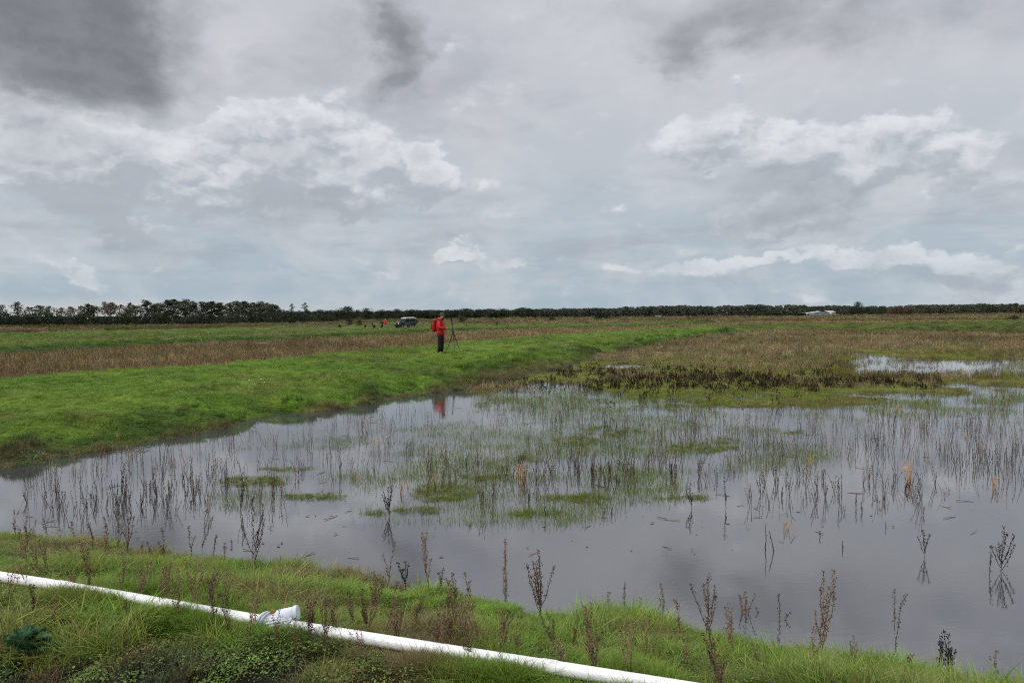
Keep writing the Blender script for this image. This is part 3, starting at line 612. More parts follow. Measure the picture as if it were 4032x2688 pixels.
def bushy(b, h, nb, spread, curl=0., knob=.012, thick=.004, dens=26, down=0.):
    """a dead branching weed with seed clusters up its stems"""
    for k in range(nb):
        f0 = 0 if k == 0 else random.uniform(.08, .45); L = h if k == 0 else h*random.uniform(.35, .75)
        a = random.uniform(0, 6.28); base = Vector((0, 0, h*f0)); dr = Vector((math.cos(a), math.sin(a), 0)); sp = 0 if k == 0 else spread*random.uniform(.4, 1)
        pts = []
        for j in range(6):
            f = j/5; pts.append(base+dr*L*sp*(f**.7)*.5+Vector((random.gauss(0, .012)*L, random.gauss(0, .012)*L, L*f*(1-f*curl)*(.95 if k else 1)))+dr*L*curl*f*f)
        b.k = random.uniform(.6, 1.1); b.tube(pts, [thick*(1-.75*j/5) for j in range(6)], 4, caps=False)
        for q in range(int(dens*L/max(h, .01))):
            f = 1-random.random()**1.3*.8; j = min(int(f*5), 4); c = pts[j].lerp(pts[j+1], f*5-j)
            b.leaf(c+Vector((random.gauss(0, .006), random.gauss(0, .006), 0)), (random.gauss(0, 1), random.gauss(0, 1), random.gauss(0, .5)), (random.gauss(0, .6), random.gauss(0, .6), 1), knob*random.uniform(.7, 1.8), knob*random.uniform(.6, 1.1), random.uniform(.5, 1.5))
def wet_plants():
    P = [((3641, 2192), (3635, 2090), 5, .9, 'black dead branching plant in open water at the lower right', 40),
         ((3940, 2247), (3965, 2100), 9, 1.5, 'wide many-branched dead weed in the water at the right edge', 70),
         ((3892, 2265), (3900, 2150), 2, .3, 'pair of thin seeded stems left of the wide dead weed', 26),
         ((3318, 2160), (3318, 2130), 1, .1, 'small dark hooked stem alone in open water', 6),
         ((3050, 2170), (3026, 2085), 1, .1, 'stout black leaning stem beside a thin upright one', 16),
         ((3014, 2165), (3014, 2057), 1, .0, 'thin straight black stem in open water', 3),
         ((3489, 2077), (3487, 2050), 1, .1, 'short black stub in open water at right', 5),
         ((3230, 2113), (3225, 2090), 1, .3, 'small curled dark stem near the middle right', 5),
         ((1535, 2030), (1530, 1920), 10, .8, 'dense dark shrubby weed at the near edge of the pond shoots', 60),
         ((2035, 1865), (2060, 1790), 5, .9, 'blackened broken weed in mid-pond', 30),
         ((1730, 2000), (1722, 1950), 2, .4, 'short black stub weed in front of the moss mat', 10),
         ((2150, 2040), (2145, 1985), 3, .8, 'small dark forked weed at the near edge of the shoots', 14),
         ((2410, 2030), (2408, 2000), 1, .1, 'black looped stem at the near edge of the shoots', 5),
         ((2725, 2000), (2715, 1900), 6, .7, 'cluster of dark upright stems right of the shoots', 40),
         ((2860, 2000), (2850, 1880), 3, .3, 'slender seeded stems in the pond right of centre', 24),
         ((3305, 1980), (3300, 1880), 2, .1, 'tall dark stems on their own in the right half of the pond', 20),
         ((2380, 1700), (2385, 1600), 5, .5, 'tall bushy dark weed behind the green shoots', 40),
         ((400, 1900), (405, 1800), 3, .3, 'thin dead weed in the water below the left bund', 22),
         ((950, 2010), (955, 1870), 6, .6, 'tall branching weed in the left part of the pond', 50),
         ((480, 1960), (490, 1800), 5, .4, 'leaning cluster of dark stems in the left of the pond', 40),
         ((640, 1930), (650, 1790), 5, .4, 'upright bunch of dead stems in the left of the pond', 40)]
    for i, (b0, t0, nb, sp, lab, dn) in enumerate(P):
        random.seed(700+i); x, y = at(*b0); h = max(hgt(t0[0], t0[1], y), .06); b = MB()
        bushy(b, h+.03, nb, sp, knob=.011, thick=.0032 if nb > 1 else .006, dens=dn)
        o = b.build('dead_weed', M_WET); o.location = (x, y, -.03); o.rotation_euler = (0, (t0[0]-b0[0])/F*y/max(h, .1)*.8, 0); tag(o, lab, 'plant')
wet_plants()
def bank_weeds():
    P = [(60, 1995, 2100), (110, 2060, 2130), (188, 2024, 2115), (296, 2034, 2140), (370, 2043, 2175), (416, 2037, 2210), (465, 2053, 2165), (504, 1996, 2175), (560, 2120, 2190), (590, 2120, 2180), (648, 2053, 2200), (752, 2056, 2180),
         (796, 1983, 2175), (842, 2091, 2185), (885, 2130, 2190), (912, 2120, 2185), (1000, 2021, 2225), (1533, 2110, 2320), (1597, 2210, 2310), (1682, 2096, 2330), (1738, 2243, 2330), (1790, 2243, 2380), (1845, 2243, 2340),
         (1988, 2118, 2330), (2003, 2215, 2345), (2130, 2190, 2430), (2390, 2315, 2410), (2450, 2276, 2410), (2533, 2342, 2420), (2618, 2276, 2430), (2679, 2338, 2510), (2792, 2259, 2520), (2932, 2326, 2470), (2990, 2380, 2470), (3070, 2323, 2510),
         (3237, 2247, 2610), (3520, 2296, 2600), (3590, 2560, 2650), (3700, 2530, 2660), (3735, 2497, 2660), (3905, 2540, 2680)]
    big = {1000: 9, 2130: 12, 3237: 8, 2792: 6, 504: 5, 416: 4, 1682: 4, 1988: 4, 3735: 9, 2932: 6, 2450: 2, 3700: 5, 1597: 5}
    for i, (px, pt, pb) in enumerate(P):
        random.seed(900+i); g = ground_at(px, pb+18); h = max(hgt(px, pt, g.y)-g.z, .12); nb = max(big.get(px, random.randint(1, 2))-1, 1); b = MB()
        bushy(b, h, nb+1, .8 if nb > 3 else .4, curl=.12 if nb < 3 else 0, knob=.0095, thick=.003, dens=int(80*h/.4)+14)
        black = px in (3735, 3700, 1597); o = b.build('dock_plant', M_WET if black else M_WEED); o.location = g
        size = 'tall' if h > .42 else ('short' if h < .24 else 'knee-high'); form = 'wide-branching' if nb > 6 else ('forked' if nb > 2 else 'single-stemmed')
        tag(o, f"{size} {form} {'black' if black else 'brown'} dead weed at the near water's edge, {ordn(i)} from the left", 'weed', 'dead seeded weeds along the near bank')
    random.seed(77); src = []
    for k in range(7):
        b = MB(); bushy(b, random.uniform(.2, .34), random.randint(4, 8), .6, knob=.0075, thick=.0018, dens=95); src.append(b.build('dried_weed', M_WEED, link_=False))
    Q = [(int(a), int(2300+.157*a+b)) for a, b in zip(rng.uniform(0, 2900, 26), rng.uniform(-90, 90, 26))]+[(1240, 2490), (1080, 2560), (780, 2440), (620, 2420), (300, 2330), (340, 2290), (150, 2440), (230, 2480), (40, 2400), (1380, 2470), (1520, 2530), (1560, 2560), (1620, 2500), (1700, 2560), (1740, 2600), (1810, 2590), (1850, 2540), (1900, 2570),
         (2240, 2660), (2330, 2620), (1300, 2520), (1440, 2600), (960, 2560), (700, 2470), (2560, 2600), (2700, 2640), (2900, 2600), (3000, 2660), (3180, 2640), (3350, 2640), (1150, 2610), (1960, 2650), (2060, 2590), (1490, 2440), (1640, 2430), (1760, 2420), (90, 2330), (200, 2290), (20, 2480), (480, 2450), (860, 2480)]
    for k, (px, py) in enumerate(Q):
        o = src[k % 7].copy(); S.collection.objects.link(o); o.location = ground_at(px+rng.normal(0, 12), py); o.rotation_euler = (rng.normal(0, .15), rng.normal(0, .15), rng.uniform(0, 6.28)); s = rng.uniform(.55, 1.05); o.scale = (s, s, s)
        tag(o, 'reddish brown dried weed among the bank grass around the white pipe', 'weed', 'dried weeds among the bank grass')
bank_weeds()
def broad_plant():
    random.seed(5); b = MB(); g = ground_at(100, 2610)
    def big_leaf(a, tilt, L, w, z0):
        d = Vector((math.cos(a), math.sin(a), 0)); t = Vector((-d.y, d.x, 0)); vs = []; n = 9; b.k = random.uniform(.7, 1.25)
        for j in range(n+1):
            f = j/n; c = d*L*(f*math.cos(tilt)+.05)+Vector((0, 0, z0+L*(math.sin(tilt)*f-.55*f*f))); ww = w*math.sin(PI*min(f*.93+.06, 1))**.7*(1 if j % 2 else .68)
            vs += [c-t*ww+Vector((0, 0, .018)), c, c+t*ww+Vector((0, 0, .018))]
        b.add(vs, [(3*j+k, 3*j+k+1, 3*j+k+4, 3*j+k+3) for j in range(n) for k in (0, 1)])
    for i in range(22): big_leaf(i*2.4+random.uniform(-.2, .2), random.uniform(.25, 1.25), random.uniform(.14, .23), random.uniform(.022, .036), random.uniform(0, .06))
    for i in range(7): big_leaf(i*2.4+1, random.uniform(1.0, 1.4), random.uniform(.10, .16), .02, .08)
    m = mat('blue_green_leaf', (.045, .115, .05), .5, .25, 30, vattr=True, trans=.2, bump=.3)
    o = b.build('leafy_plant', m); o.location = g; tag(o, 'dark bluish green thistle-like plant with toothed leaves at the lower left corner', 'plant')
broad_plant()
def flowers():
    mw = mat('white_petals', (.8, .8, .78), .6, .05); my = mat('yellow_petals', (.7, .6, .05), .6, .05); mg = mat('flower_stem', (.06, .12, .03), .7, .2)
    P = [((1040, 1526), 0, 'white flower'), ((1026, 1514), 0, 'white flower'), ((1002, 1536), 0, 'white flower'), ((980, 1519), 0, 'white flower'), ((1290, 1506), 1, 'yellow flower'), ((1338, 1496), 1, 'yellow flower'), ((1824, 1462), 1, 'yellow flower'), ((2213, 1364), 1, 'pale yellow flower'), ((2262, 1393), 1, 'yellow flower')]
    W_ = ['rightmost of the four white flowers on the bund slope', 'upper right of the four white flowers on the bund slope', 'lowest of the four white flowers on the bund slope', 'leftmost of the four white flowers on the bund slope', 'yellow flower on the bund slope right of the white ones',
          'small yellow flower just above another on the bund slope', 'yellow flower on the bund slope right of the tripod', 'pale yellow flower high on the bund at centre', 'yellow flower low on the bund at centre']
    for i, (p, c, k) in enumerate(P):
        g = ground_at(*p); e = empty('flower', g, 0, W_[i], 'flower'); s = MB(); s.tube([(0, 0, 0), (.01, 0, .15)], .006, 5); s.build('stem', mg, e)
        b = MB(); r = .02
        for j in range(9): a = j*2*PI/9; b.leaf((.01, 0, .155), (0, -.5, 1), (math.cos(a), math.sin(a)*.8, math.sin(a)*.5), r, r*.5)
        b.ball((.01, -.003, .157), .007, 6, 4); b.build('flower_head', my if c else mw, e)
flowers()
# ------------------------------------------------------------------ white pipe
def pipe():
    A, B = Vector((*PIPE0, 0)), Vector((*PIPE1, 0)); d = (B-A); L = d.length; u = d.normalized(); w = Vector((-u.y, u.x, 0))
    zz = .748; e = empty('drain_pipe', A+u*L*.5+Vector((0, 0, zz-.034)), 0, 'long white plastic pipe lying in the grass across the near bank', 'pipe'); o0 = e.location
    cpx = at(1148, 2422, zz); c = Vector((cpx[0], cpx[1], zz)); k = (c-A).dot(u); c = A+u*k; c.z = zz
    def P(s, dy=0, dz=0): return A+u*s+w*(dy+.008*math.sin(s*1.9))+Vector((0, 0, zz+dz+.006*math.sin(s*1.3)))-o0
    def seg(s0, s1): b = MB(); n = 24; b.tube([P(s0+(s1-s0)*i/n) for i in range(n+1)], .031, 28); b.build('pipe_length', M_PVC, e, smooth=False)
    seg(0, k-.05); seg(k-.05, L)
    # couplings on the pipe
    for s in (k-1.52, k+1.45):
        b = MB(); b.tube([P(s-.035), P(s+.035)], .0335, 28); b.build('coupling', M_PVC, e)
    random.seed(3); c = P(k)
    b = MB(); R = []; Q = []
    for i in range(19):                                                # sleeve with folds round the joint
        f = i/18; Q.append(P(k-.10+.185*f)); R.append(.042+.0018*math.sin(f*17)+.006*math.exp(-((f-.06)/.06)**2)+.0022*random.uniform(-1, 1))
    b.tube(Q, R, 32); sl_ = b.build('wrapped_sleeve', M_WRAP, e, smooth=True)
    b = MB(); m2 = mat('grey_band', (.50, .51, .58), .6, .1, 12)
    for s in (-.096, -.076):
        n = 36; ring = [P(k+s+.018*math.sin(2*PI*i/n))+(w*math.cos(2*PI*i/n)+Vector((0, 0, math.sin(2*PI*i/n))))*.0485 for i in range(n+1)]; b.tube(ring, .0055, 6)
    b.build('band', m2, e, smooth=True)
    s0 = P(k-.03)+Vector((0, 0, .03)); dirn = (u*.86+w*.34+Vector((0, 0, .17))).normalized()
    b = MB(); b.tube([s0, s0+dirn*.04, s0+dirn*.09, s0+dirn*.12], [.026, .033, .034, .034], 28); st = b.build('branch_stub', M_WRAP, e, smooth=True)
    b = MB(); b.tube([s0+dirn*.113, s0+dirn*.130], [.038, .038], 32); b.tube([s0+dirn*.130, s0+dirn*.132], [.033, .033], 28); b.build('end_cap', mat('pale_blue_plastic', (.60, .66, .70), .4, .05), st)
    b = MB()
    for q in range(5):                                                 # loose twisted folds of the cloth
        a0 = -.5+q*.35; b.tube([P(k-.05+.025*i)+(w*-math.cos(a0+.16*i)+Vector((0, 0, math.sin(a0+.16*i))))*.0445 for i in range(6)], [.003, .007, .008, .007, .005, .002], 6)
    b.build('cloth_fold', M_WRAP, e, smooth=True)
    g = c+Vector((0, 0, .048))+u*(-.028)+o0
    sn = empty('snail', g, 0, 'small brown snail shell sitting on top of the wrapped pipe joint', 'snail')
    b = MB(); t = [Vector((math.cos(a)*.012*(1-a/16), -.006-.0008*a, math.sin(a)*.012*(1-a/16)+.010)) for a in np.linspace(0, 12, 26)]; b.tube(t, [.0065*(1-i/34) for i in range(26)], 8); b.build('shell', mat('snail_shell', (.26, .17, .06), .5, .3, 60), sn, smooth=True)
    b = MB(); b.tube([(-.012, 0, .001), (0, 0, .003), (.014, 0, .002), (.02, 0, .006)], [.003, .005, .004, .002], 6); b.build('foot', mat('snail_foot', (.45, .4, .3), .5, .1), sn, smooth=True)
    # pale sticks lying in the grass by the joint
    for (a_, b_, lab) in (((1118, 2366), (1137, 2342), 'pale dry reed stem sticking up behind the wrapped pipe joint'), ((1010, 2398), (985, 2392), 'thin dead twig leaning on the pipe left of its wrapped joint')):
        x, y = at(*a_, .82); x2, y2 = at(*b_, .85); q = MB(); q.tube([(x, y, .74), ((x+x2)/2, (y+y2)/2, .84), (x2, y2, .87)], [.003, .0035, .003], 6); tag(q.build('twig', M_STRAW), lab, 'twig')
pipe()
# ------------------------------------------------------------------ people
def bake(me, mods):
    o = bpy.data.objects.new('tmp', me); S.collection.objects.link(o)
    for f in mods: f(o)
    dg = bpy.context.evaluated_depsgraph_get(); r = bpy.data.meshes.new_from_object(o.evaluated_get(dg)); bpy.data.objects.remove(o); return r
def skinned(name, nodes, edges, m, parent, sub=1):
    """nodes: {key: (pos, radius)}; one continuous surface grown over the joints"""
    keys = list(nodes); me = bpy.data.meshes.new(name); me.from_pydata([nodes[k][0] for k in keys], [(keys.index(a), keys.index(b)) for a, b in edges], [])
    def f(o):
        o.modifiers.new('s', 'SKIN'); o.modifiers['s'].branch_smoothing = .3
        for i, k in enumerate(keys):
            r = nodes[k][1]; sv = o.data.skin_vertices[0].data[i]; sv.radius = r if hasattr(r, '__len__') else (r, r); sv.use_root = (i == 0)
        q = o.modifiers.new('u', 'SUBSURF'); q.levels = sub; q.render_levels = sub
    dm = bake(me, [f]); dm.materials.clear(); dm.materials.append(m); dm.polygons.foreach_set('use_smooth', [True]*len(dm.polygons))
    return link(bpy.data.objects.new(name, dm), parent)
def mirror(p): return (p[0], -p[1], p[2])
STAND = dict(pelvis=(0, 0, .95), waist=(.0, 0, 1.08), chest=(-.01, 0, 1.30), neck=(.02, 0, 1.50), jaw=(.085, 0, 1.58), head=(.085, 0, 1.67), crown=(.07, 0, 1.735),
             hipL=(0, .09, .90), kneeL=(.03, .11, .50), ankL=(-.01, .11, .09), toeL=(.15, .12, .04), shL=(-.01, .19, 1.42), elL=(.03, .26, 1.15), wrL=(.28, .14, 1.12))
CROUCH = dict(pelvis=(-.12, 0, .28), waist=(-.08, 0, .42), chest=(.05, 0, .62), neck=(.14, 0, .80), jaw=(.22, 0, .86), head=(.22, 0, .94), crown=(.2, 0, 1.0),
              hipL=(-.12, .1, .26), kneeL=(.22, .16, .46), ankL=(.08, .13, .08), toeL=(.22, .14, .04), shL=(.06, .18, .73), elL=(.22, .24, .52), wrL=(.36, .14, .34))
BEND = dict(pelvis=(-.1, 0, .85), waist=(.0, 0, .98), chest=(.2, 0, 1.10), neck=(.38, 0, 1.18), jaw=(.47, 0, 1.16), head=(.5, 0, 1.22), crown=(.52, 0, 1.29),
            hipL=(-.1, .09, .82), kneeL=(.02, .11, .46), ankL=(-.04, .11, .09), toeL=(.12, .12, .04), shL=(.28, .18, 1.14), elL=(.34, .2, .86), wrL=(.42, .12, .64))
M_SKIN = mat('skin', (.50, .30, .22), .55, .08); _cl = {}
def cloth(c, rough=.8):
    if c not in _cl: _cl[c] = mat('cloth', c, rough, .15, 14, bump=.3)
    return _cl[c]
def person(loc, rz, pose, jacket, trousers, hat, label, scale=1.0, fingers=False, hem=-.12, boots=(.02, .02, .02), right=None, hat_style='beanie'):
    e = empty('person', loc, rz, label, 'person'); e.scale = (scale,)*3
    J = dict(pose)
    for k in list(J):
        if k.endswith('L'): J[k[:-1]+'R'] = mirror(J[k])
    if right: J.update(right)
    V = {k: Vector(v) for k, v in J.items()}
    nd = dict(pelvis=(J['pelvis'], .12), waist=(J['waist'], .11), chest=(J['chest'], (.15, .11)), neck=(J['neck'], .055), jaw=(J['jaw'], .07), head=(J['head'], .088), crown=(J['crown'], .06))
    ed = [('pelvis', 'waist'), ('waist', 'chest'), ('chest', 'neck'), ('neck', 'jaw'), ('jaw', 'head'), ('head', 'crown')]
    fwd = (V['jaw']-V['neck']); fwd.z = 0; fwd = fwd.normalized() if fwd.length > .01 else Vector((1, 0, 0))
    if fingers:
        nd['nose'] = (tuple(V['head']+fwd*.115-Vector((0, 0, .03))), .014); ed.append(('head', 'nose'))
        for s, k in ((1, 'earL'), (-1, 'earR')): nd[k] = (tuple(V['head']+Vector((0, s*.1, -.01))), .014); ed.append(('head', k))
    for s, q in ((1, 'L'), (-1, 'R')):
        nd.update({'hip'+q: (J['hip'+q], .095), 'knee'+q: (J['knee'+q], .06), 'ank'+q: (J['ank'+q], .042), 'toe'+q: (J['toe'+q], .04), 'sh'+q: (J['sh'+q], .06), 'el'+q: (J['el'+q], .042), 'wr'+q: (J['wr'+q], .028)})
        dv = (V['wr'+q]-V['el'+q]).normalized(); palm = V['wr'+q]+dv*.07
        nd['palm'+q] = (tuple(palm), (.036, .018)); ed += [('pelvis', 'hip'+q), ('hip'+q, 'knee'+q), ('knee'+q, 'ank'+q), ('ank'+q, 'toe'+q), ('chest', 'sh'+q), ('sh'+q, 'el'+q), ('el'+q, 'wr'+q), ('wr'+q, 'palm'+q)]
        if fingers:
            side = Vector((0, 0, 1)).cross(dv).normalized()
            for j in range(4):
                a = palm+side*(.024*(1-2*j/3))+dv*.02; L = (.028, .034, .032, .024)[j]
                nd[f'f{j}{q}'] = (tuple(a+dv*L), .0095); nd[f'g{j}{q}'] = (tuple(a+dv*(L*1.6)+Vector((0, 0, .022))-side*s*.01), .008); ed += [('palm'+q, f'f{j}{q}'), (f'f{j}{q}', f'g{j}{q}')]
            nd['t1'+q] = (tuple(palm-side*s*.035+Vector((0, 0, .015))), .011); nd['t2'+q] = (tuple(palm-side*s*.03+dv*.035+Vector((0, 0, .03))), .009); ed += [('palm'+q, 't1'+q), ('t1'+q, 't2'+q)]
    skinned('body', nd, ed, M_SKIN, e)
    # jacket: torso, sleeves and collar in one garment
    mj = cloth(jacket); b = MB(); T = [V['pelvis']+(V['pelvis']-V['waist']).normalized()*(-hem if hem < 0 else .0), V['pelvis'], V['waist'], V['chest'], (V['chest']+V['neck'])/2+Vector((0, 0, .02)), V['neck']]
    b.tube(T, [(.185, .165), (.19, .17), (.185, .165), (.205, .165), (.17, .12), (.085, .085)], 16, ref=(1, 0, 0))
    for q in 'LR': b.tube([V['sh'+q].lerp(V['chest'], .35), V['sh'+q], V['el'+q], V['el'+q].lerp(V['wr'+q], .5), V['wr'+q]+(V['wr'+q]-V['el'+q])*.05], [.085, .082, .066, .06, .05], 12)
    bk = -fwd
    b.tube([V['neck']+bk*.02-Vector((0, 0, .05)), V['neck']+bk*.03+Vector((0, 0, .04)), V['neck']+bk*.01+Vector((0, 0, .085))], [(.11, .12), (.1, .115), (.085, .09)], 14)
    b.build('jacket', mj, e, smooth=True)
    mt = cloth(trousers); b = MB(); b.tube([V['pelvis']+Vector((0, 0, .06)), V['pelvis']-Vector((0, 0, .08))], [(.165, .14), (.16, .135)], 14, ref=(1, 0, 0))
    for q in 'LR': b.tube([V['hip'+q]+Vector((0, 0, .04)), V['hip'+q].lerp(V['knee'+q], .45), V['knee'+q], V['knee'+q].lerp(V['ank'+q], .5), V['ank'+q]-Vector((0, 0, .01))], [.1, .095, .082, .08, .075], 12)
    b.build('trousers', mt, e, smooth=True)
    for q in 'LR':
        b = MB(); a, t_ = V['ank'+q], V['toe'+q]; dv = (t_-a); dv.z = 0; dv = dv.normalized(); z = Vector((0, 0, 1))
        b.tube([a-dv*.06-z*.045, a+dv*.02-z*.035, t_-z*.0, t_+dv*.05-z*.01], [(.042, .045), (.048, .055), (.048, .038), (.03, .024)], 10, ref=(0, 0, 1)); b.build('boot', cloth(boots), e, smooth=True)
    if hat:
        b = MB(); c = V['head']+Vector((0, 0, .035))-fwd*.005; b.ball(c, (.112, .105, .115), 16, 10, zmin=-.1); b.tube([c+Vector((0, 0, -.02)), c+Vector((0, 0, .02))], [.112, .113], 16)
        b.build('beanie' if hat_style == 'beanie' else 'hair', cloth(hat), e, smooth=True)
    if fingers:
        b = MB(); 
        for s in (1, -1): b.ball(V['head']+fwd*.083+Vector((0, s*.032, .0)), .010, 8, 6)
        b.build('eye', mat('eye', (.05, .04, .03), .2, 0), e); b = MB(); b.ball(V['jaw']+fwd*.045-Vector((0, 0, .03)), (.06, .062, .055), 12, 8); b.build('beard', cloth((.03, .022, .018)), e, smooth=True)
    return e, V
def red_person():
    g = ground_at(1735, 1392); rz = math.radians(-18)
    p = dict(STAND); p['kneeL'] = (.05, .09, .50); p['toeL'] = (.16, .13, .04); R = {'kneeR': (.0, -.09, .50), 'ankR': (-.03, -.10, .09), 'toeR': (.12, -.12, .04), 'wrR': (.28, -.10, 1.12)}
    h = (hgt(1735, 1232, g.y)-g.z)/1.80
    e, V = person(g, rz, p, (.50, .022, .02), (.012, .012, .015), (.055, .055, .045), 'person in red jacket and dark beanie on the bund, looking down at a device', h, True, right=R, hem=-.14)
    # zip and pocket seams of the jacket are part of the jacket
    M = e.matrix_basis; Rz = Matrix.Rotation(rz, 3, 'Z')
    bp = empty('backpack', g, rz, 'red backpack worn on the back of the person in the red jacket', 'backpack'); bp.scale = (h,)*3
    b = MB(); b.tube([(-.235, 0, .98), (-.27, 0, 1.05), (-.28, 0, 1.25), (-.26, 0, 1.42), (-.22, 0, 1.50)], [(.13, .07), (.15, .095), (.15, .105), (.135, .09), (.09, .05)], 14, ref=(1, 0, 0)); b.build('pack_body', cloth((.30, .015, .018)), bp, smooth=True)
    b = MB(); b.ball((-.25, 0, 1.47), (.11, .14, .055), 12, 8); b.build('lid', cloth((.42, .02, .02)), bp, smooth=True)
    b = MB(); b.box((-.385, 0, 1.18), (.03, .18, .22), .85); b.build('front_pocket', cloth((.05, .02, .025)), bp)
    for s in (1, -1):
        b = MB(); b.tube([(-.19, s*.11, 1.44), (-.05, s*.13, 1.52), (.12, s*.13, 1.42), (.165, s*.13, 1.25), (.05, s*.2, 1.08), (-.18, s*.13, 1.02)], [(.02, .007)]*6, 6); b.build('shoulder_strap', cloth((.05, .015, .015)), bp, smooth=True)
    b = MB(); b.tube([(.17, -.12, 1.05), (.20, -.14, .95), (.22, -.14, .86)], .008, 6); b.build('hanging_strap', cloth((.02, .02, .02)), bp)
    dv = empty('handheld_device', e.location+Rz @ (Vector((.375, .02, 1.16))*h), rz, 'small dark device held in both hands of the person in the red jacket', 'device')
    b = MB(); b.box((0, 0, 0), (.07, .15, .025), .9); b.build('casing', cloth((.03, .03, .03), .4), dv); b = MB(); b.box((0, 0, .0145), (.05, .10, .004)); b.build('screen', mat('device_screen', (.5, .5, .5), .2, 0), dv)
    # tripod
    top = ground_at(1785, 1394); hh = hgt(1780, 1249, top.y)-top.z; ml = mat('black_metal', (.015, .015, .016), .4, .1)
    t = empty('tripod', top, 0, 'black tripod with a tall centre pole standing beside the person in red', 'tripod'); hub = hh*.60; tilt = -.035*hh
    b = MB(); b.tube([(-.012, 0, hub-.1), (tilt*.5-.01, 0, hh*.8)], .016, 8); b.build('centre_column', ml, t); b = MB(); b.tube([(tilt*.5-.01, 0, hh*.79), (tilt-.01, 0, hh*.955)], .026, 10); b.tube([(tilt-.01, 0, hh*.95), (tilt-.015, 0, hh)], [.03, .032], 10); b.build('instrument', ml, t)
    b = MB(); b.tube([(0, 0, hub-.03), (0, 0, hub+.03)], .04, 10); b.build('hub', ml, t)
    for ft in ((-.37, -.05), (.10, -.30), (.36, .12)):
        b = MB(); f = Vector((ft[0], ft[1], hz(top.x+ft[0], top.y+ft[1])-top.z+.0)); a = Vector((0, 0, hub)); b.tube([a, a.lerp(f, .36)], .019, 8); b.tube([a.lerp(f, .34), a.lerp(f, .68)], .014, 8); b.tube([a.lerp(f, .66), f], .010, 8)
        for q in (.36, .67): b.tube([a.lerp(f, q-.015), a.lerp(f, q+.015)], .022, 8)
        b.build('leg', ml, t)
red_person()
BLACK, DKG, NAVY = (.008, .008, .009), (.035, .05, .03), (.02, .025, .04)
def far_people():
    def put(px, pbase, ptop, D, rz, pose, full, jk, tr, hat, lab, **k):
        x = at_y(px, D); z = hz(x, D); h = (hgt(px, ptop-(4 if full < 1.2 else 1), D)-z)/full; return person((x, D, z), math.radians(rz), pose, jk, tr, hat, lab, h, **k)
    put(1338, 1290, 1277, 165, 200, CROUCH, 1.06, BLACK, BLACK, BLACK, 'small dark crouching figure alone on the far left of the field group')
    put(1436, 1291, 1279, 160, 20, CROUCH, 1.06, BLACK, BLACK, BLACK, 'crouching dark figure left of the standing pair by the vehicle')
    put(1465, 1290, 1264, 160, 10, STAND, 1.79, (.05, .055, .06), BLACK, (.06, .06, .07), 'person in grey jacket standing behind a crouching companion')
    put(1474, 1292, 1279, 156, 160, CROUCH, 1.06, BLACK, BLACK, BLACK, 'crouching dark figure in front of the grey jacketed person')
    put(1506, 1290, 1261, 160, 190, BEND, 1.36, DKG, BLACK, DKG, 'bending person in dark green coat left of the red coat')
    put(1501, 1291, 1279, 155, 30, CROUCH, 1.06, BLACK, BLACK, BLACK, 'crouching dark figure at the feet of the green coated person')
    put(1517, 1290, 1258, 160, -80, STAND, 1.79, (.55, .02, .025), (.30, .22, .17), (.6, .58, .5), 'person in long red coat with pale hat left of the vehicle', hem=-.22)
    put(1580, 1292, 1262, 150, -100, STAND, 1.79, BLACK, NAVY, BLACK, 'person in black standing against the vehicle door')
    put(1563, 1296, 1274, 147.5, 200, CROUCH, 1.06, NAVY, BLACK, BLACK, 'crouching person in dark clothes in front of the vehicle')
    put(1572, 1296, 1275, 147, -20, CROUCH, 1.06, BLACK, BLACK, NAVY, 'second crouching person close beside the vehicle front wheel')
    put(1837, 1291, 1279, 160, 180, CROUCH, 1.06, BLACK, BLACK, BLACK, 'crouching dark figure just right of the tripod in the far field')
    put(1917, 1291, 1280, 160, 200, CROUCH, 1.06, BLACK, BLACK, BLACK, 'crouching dark figure left of the standing white-hatted person')
    put(1957, 1290, 1263, 160, -90, STAND, 1.79, BLACK, BLACK, (.6, .6, .58), 'standing person in black with white hat in the far field at right')
    put(2003, 1288, 1279, 160, 170, CROUCH, 1.06, BLACK, BLACK, BLACK, 'low dark crouching figure right of the white-hatted person')
far_people()
def field_bag():
    x = at_y(1640, 150); o = MB(); o.ball((0, 0, .1), (.32, .2, .2), 10, 6, zmin=-.5, jit=.1); q = o.build('bag', cloth(BLACK)); q.location = (x, 150, hz(x, 150)+.05); tag(q, 'black bag lying on the grass right of the vehicle', 'bag')
    g = ground_at(1030, 1364); m = mat('white_sheet', (.30, .30, .29), .6, .3)
    b = MB(); b.tube([(-.9, 0, .05), (-.4, .1, .1), (.2, 0, .12), (.8, .1, .06)], [(.1, .03), (.12, .05), (.16, .06), (.1, .03)], 8); q = b.build('plastic_sheet', m); q.location = g+Vector((0, 0, .15)); tag(q, 'white crumpled plastic sheet at the foot of the second bund', 'plastic sheet')
field_bag()
